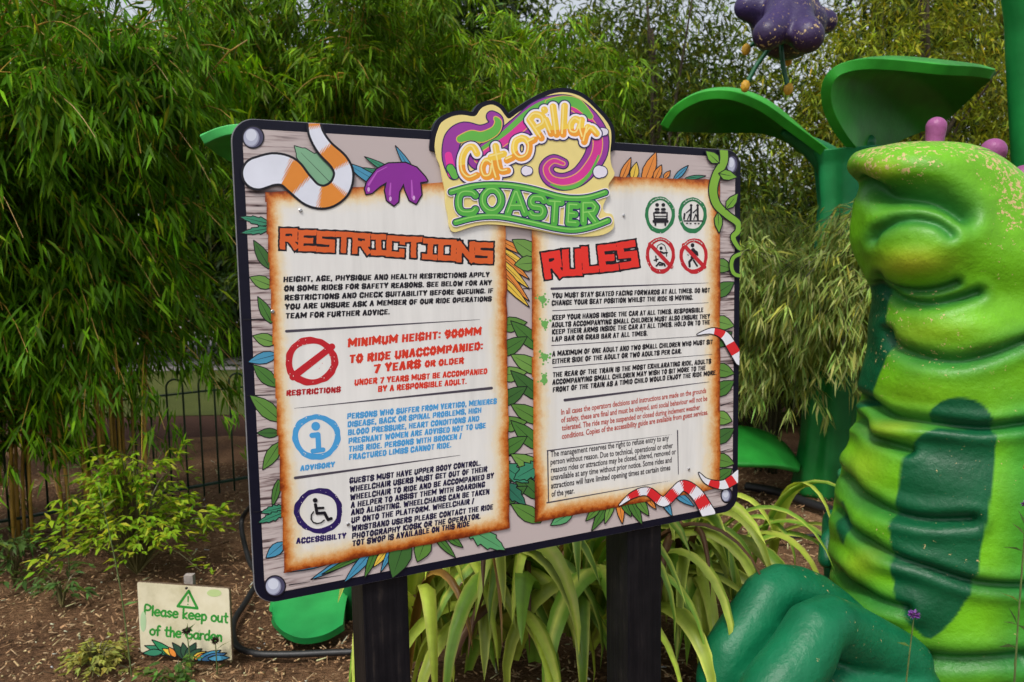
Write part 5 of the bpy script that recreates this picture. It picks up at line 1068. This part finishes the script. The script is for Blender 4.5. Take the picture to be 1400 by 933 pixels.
def script_line(p, txt, a, b, cap, r, col):
    tot = sum(LOW[c][0] + .16 for c in txt) - .16; x = 0; st = []; a = np.array(a, float); du = (np.array(b) - a) / tot
    for ch in txt:
        for q in LOW[ch][1]:
            c_ = catmull(q, len(q) * 4) if len(q) > 2 else np.array(q); st.append(([a + du * (x + u) + np.array([.6 * v, -cap * v]) for u, v in c_], r))
        x += LOW[ch][0] + .16
    pts = [z for q, _ in st for z in q]; p.shape(strokes(st), bbox(pts, r), [(0, col)])
script_line(p, 'Please keep out', (198, 840.5), (311, 851.5), 13, 1.35, GG); script_line(p, 'of the Garden', (205, 868), (303, 877), 13, 1.35, GG)
tri_ = [(258, 808), (270, 832), (243, 829), (258, 808)]; p.shape(stroke(tri_, 1.7), bbox(tri_, 3), [(0, GG)]); p.shape(stroke([(257.4, 816), (257.2, 823)], [1.1, .8]), (254, 812, 261, 826), [(0, GG)]); p.shape(ell(257, 826.5, 1, 1), (255, 824, 259, 829), [(0, GG)])
_pf = pf; pf = p
p.shape(ell(293, 811, 10, 5), (280, 805, 306, 816), [(0, 'b4c88a')]); p.shape(ell(196, 850, 4, 14), (193.5, 834, 202, 866), [(0, 'a8c49a')])
for bx, by, tx, ty, w, c in ((228, 893, 198, 876, 4, TE), (232, 894, 208, 868, 4, '2f8a5a'), (236, 895, 222, 880, 3, YEL), (238, 896, 231, 878, 3, ORG), (250, 897, 236, 872, 4, '2a4a3a'), (254, 897, 250, 872, 4, '31543f'), (258, 898, 268, 872, 5, '2a4a3a'), (262, 898, 276, 880, 4, '31543f'), (268, 899, 282, 884, 3, YEL), (272, 900, 290, 886, 3, ORG), (278, 900, 302, 882, 3.5, BLU), (284, 901, 310, 886, 3.5, '3f6f9a'), (292, 901, 314, 892, 3, BLU), (216, 893, 196, 886, 3.5, TE)): pleaf((bx, by - 1), (tx, ty + 7), w, c, False, False)
pf = _pf
p.build('printed_lettering', pan)
sx_ = at(256, 800, 3.12); gm = MB(); gm.box((sx_.x - .018, sx_.y + .012, -.1), (sx_.x + .018, sx_.y + .04, at(256, 789, 3.12).z)); gm.build('stake', mat_plain('grey_timber', (0.30, 0.26, 0.23), rough=.8, noise=.2, bump=.3), gs)
c = at(255.5, 804, 3.065); MB().tube([c, c + GP.n * .006], .005, 10).build('screw', M_BLACK, gs)

# ------------------------------------------------------------------ planting in front
def strap_plant(base, n_, label, lmin=0.7, lmax=1.15, spread=1.0, dirs=(0, 6.283), rise=1.0, wmin=.058, wmax=.092):
    root = empty('flax_plant', base, label, 'plant', 'variegated flax plants under the board'); mb = MB(); b = np.array(tuple(base))
    for k in range(n_):
        a = rng.uniform(*dirs); ln = rng.uniform(lmin, lmax); w = rng.uniform(wmin, wmax); el = rng.uniform(.85, 1.45) * rise
        s_ = np.linspace(0, 1, 16); el0 = min(el, 1.5); bend = rng.uniform(2.1, 3.0)
        ang = el0 - bend * s_ ** 1.9; dx = np.cumsum(np.cos(ang)) * ln / 16; dz = np.cumsum(np.sin(ang)) * ln / 16
        hd = np.array([math.cos(a), math.sin(a), 0]); sd = np.array([-math.sin(a), math.cos(a), 0]); tw = rng.normal(0, .5)
        C0 = b + rng.normal(0, 1, 3) * [.13, .09, 0]; P = C0 + np.outer(dx * spread, hd) + np.outer(np.maximum(dz, 0.01 - b[2]), [0, 0, 1])
        prof = w * np.minimum(1, 1.6 * (1 - s_) ** 0.6) * (0.55 + .45 * np.minimum(1, s_ * 4)); prof[-1] = .001
        tang = np.gradient(P, axis=0); tang /= np.linalg.norm(tang, axis=1, keepdims=True) + 1e-9
        sdv = sd * np.cos(tw * s_)[:, None] + np.cross(tang, sd) * np.sin(tw * s_)[:, None]; nrm = np.cross(sdv, tang)
        cols_ = [-1, -.55, 0, .55, 1]; Vv = np.stack([P + sdv * (c_ * prof * .5)[:, None] + nrm * (abs(c_) * prof * .22)[:, None] for c_ in cols_], 1)
        kind = rng.random(); g_ = np.array([0.15, 0.28, 0.03] if rng.random() < .45 else [0.30, 0.38, 0.045]) * math.exp(rng.normal(0, .25)); yv = np.array([0.50, 0.54, 0.10]) * math.exp(rng.normal(0, .2))
        if kind < .05 or kind > .95: prof = prof * .5; Vv = np.stack([P + sdv * (c_ * prof * .5)[:, None] + nrm * (abs(c_) * prof * .5)[:, None] for c_ in cols_], 1)
        if kind < .05: g_ = np.array([.20, .10, .02]); yv = np.array([.35, .2, .04])
        if kind > .95: g_ = np.array([.09, .04, .02]); yv = np.array([.15, .08, .035])
        cc_ = [yv, g_, g_ * .8, g_, yv] if kind < .5 else [g_, g_ * 1.2, yv, g_ * 1.2, g_]
        if kind > .78 and kind <= .9: cc_ = [g_, g_, g_ * .7, g_, g_]
        i = np.arange(15)[:, None] * 5 + np.arange(4)[None]; Fq = np.stack([i, i + 1, i + 6, i + 5], -1).reshape(-1, 4)
        mb.add(Vv.reshape(-1, 3), [tuple(q) for q in Fq.tolist()], np.tile(np.array(cc_), (16, 1)))
    mb.build('leaves', M_STRAP, root, True); return root
TW = -math.pi / 2
strap_plant(Vector((-0.26, 3.05, 0)), 24, 'yellow striped flax plant between the two posts, nearer the left post', 1.1, 1.5, .7, (TW - .3, TW + 1.1))
strap_plant(Vector((0.0, 3.1, 0)), 24, 'yellow striped flax plant midway between the two posts', 1.1, 1.5, .8, (TW - 1.0, TW + 1.0))
strap_plant(Vector((0.32, 3.15, 0)), 24, 'yellow striped flax plant between the two posts, nearer the right post', 1.1, 1.5, .8, (TW - 1.0, TW + 1.0))
strap_plant(Vector((0.66, 3.4, 0)), 36, 'yellow striped flax plant spilling out right of the right post', 1.0, 1.45, .7, (TW - 1.1, TW + .9))
strap_plant(Vector((-0.52, 2.85, 0)), 8, 'sparse striped flax plant left of the left post', .6, .8, .4, (TW + .6, TW + 1.6))
strap_plant(Vector((1.0, 3.8, 0)), 16, 'green flax plant behind the lower right corner of the board', .9, 1.3, .8, (TW - 1.4, TW + 1.2))

# bright shrub
def shrub(base, h, r, n_b, leaf, lw, color, label, name='shrub', fine=1.0, cat='shrub', per=9, upb=.5):
    root = empty(name, base, label, cat); b = np.array(tuple(base)); mb = MB(); P = []; D = []
    for k in range(n_b):
        a = rng.uniform(0, 6.283); tz = rng.uniform(.12, 1.0); rr_ = r * rng.uniform(.35, 1.0) * (1.15 - .75 * tz)
        e = b + np.array([math.cos(a) * rr_, math.sin(a) * rr_, h * tz]); pth = catmull([b, b + (e - b) * .5 + np.array([0, 0, h * .18]), e], 10); mb.tube(pth, .006 * np.linspace(1, .25, 10) * fine, 5)
        hd = np.array([math.cos(a), math.sin(a), rng.uniform(-.25, .2)])
        for q in range(per):
            s_ = q / per; c0 = pth[5 + int(s_ * 4.9)] + rng.normal(0, leaf * .35, 3) + hd * leaf * 1.6 * s_
            for z in range(3): P.append(c0); D.append(hd * .8 + rng.normal(0, .6, 3) * [1, 1, .35])
    mb.build('stems', mat_plain(name + '_stem', (0.10, 0.09, 0.03), noise=.3), root)
    P = np.array(P); D = np.array(D); n_ = len(P)
    leaf_object('leaves', [leaf_arrays(P, D, leaf * rng.uniform(.6, 1.25, n_), lw * rng.uniform(.7, 1.2, n_), leaf_colors(n_, color, .28, .1), .18, np.tile([0, 0, 1.], (n_, 1)) + rng.normal(0, .3, (n_, 3)))], root); return root
shrub(ground_at(188, 785), 0.72, .50, 85, .055, .022, (0.24, 0.42, 0.02), 'bright lime green shrub behind the small garden sign')
shrub(ground_at(133, 918), .13, .13, 40, .035, .016, (0.26, 0.27, 0.06), 'tiny pale yellow shrub on the mulch left of the garden sign', per=5)
shrub(ground_at(240, 932), .08, .12, 10, .04, .022, (0.08, 0.16, 0.03), 'small green weed in front of the garden sign', 'weed', cat='plant', per=4)
shrub(ground_at(85, 830), .22, .14, 9, .06, .018, (0.07, 0.13, 0.03), 'small green weed on the mulch below the lime shrub', 'weed', cat='plant', per=4)
shrub(ground_at(20, 800), .35, .22, 14, .08, .02, (0.07, 0.13, 0.03), 'leafy green weed at the lower left edge', 'weed', cat='plant', per=5)
def stalk(base, h, label, lean_, leaves_, flower=None):
    root = empty('tall_weed' if not flower else 'flower', base, label, 'plant'); b = np.array(tuple(base)); pth = catmull([b, b + [lean_ * .3, 0, h * .5], b + [lean_, 0, h]], 14)
    MB().tube(pth, .0035 * np.linspace(1, .5, 14), 5).build('stem', mat_plain('weed_stem', (0.10, 0.14, 0.04), noise=.3), root)
    if leaves_:
        k = rng.integers(2, 13, leaves_); D = unit(leaves_) * [1, 1, .4] + [0, 0, .4]
        leaf_object('leaves', [leaf_arrays(pth[k], D, .07 * rng.uniform(.6, 1.2, leaves_), .012 * np.ones(leaves_), leaf_colors(leaves_, (.07, .13, .03)), .2)], root)
    if flower:
        n_ = 70; u_ = unit(n_) * [1, 1, .6]; leaf_object('petals', [leaf_arrays(pth[-1] + u_ * .006, u_, .014 * np.ones(n_), .008 * np.ones(n_), leaf_colors(n_, flower, .25, 0), 0)], root)
    return root
stalk(ground_at(95, 790), .62, 'thin leafy weed stem at the left of the lime shrub', .04, 16)
stalk(ground_at(180, 925), .78, 'tall bare weed stalk beside the left edge of the garden sign', -.08, 5)
stalk(ground_at(262, 925, 0), .19, 'dark seed head stalk standing in front of the garden sign', -.01, 8, (.05, .035, .03))
stalk(ground_at(297, 922, 0), .14, 'short dark seed stalk at the right of the garden sign', 0, 5, (.05, .035, .03))
v0 = at(1250, 840, 2.3); stalk((v0.x - .03, v0.y, 0), v0.z, 'single purple flower in front of the caterpillar belly', .03, 6, (.22, .08, .42))
v1 = at(1396, 690, 2.35); stalk((v1.x, v1.y, 0), v1.z, 'purple flower at the right edge beside the caterpillar', .02, 6, (.22, .08, .42))
v2 = at(1399, 640, 2.4); stalk((v2.x, v2.y, 0), v2.z, 'orange flower at the right edge beside the caterpillar', .02, 6, (.5, .17, .03))
# hoses
def hose(pxs, r, label, z=None):
    P = catmull([ground_at(x, y, zz) for x, y, zz in pxs], 60); o = MB().tube(P, r, 10).build('hose', M_BLACK, None, True); return tag(o, label, 'hose')
hose([(345, 690, .25), (330, 715, .12), (340, 765, .03), (352, 790, .02), (338, 820, .02), (320, 850, .02), (322, 880, .02), (345, 893, .02), (390, 895, .02), (445, 893, .02), (520, 890, .02)], .014, 'black hose looping on the mulch behind the left post')
hose([(1020, 665, .03), (1060, 672, .03), (1105, 688, .03), (1160, 705, .03), (1230, 720, .03)], .03, 'thick black pipe on the mulch by the giant stem')
hose([(1060, 737, .02), (1100, 733, .02), (1150, 733, .02), (1200, 735, .02)], .012, 'thin black pipe on the mulch left of the caterpillar')
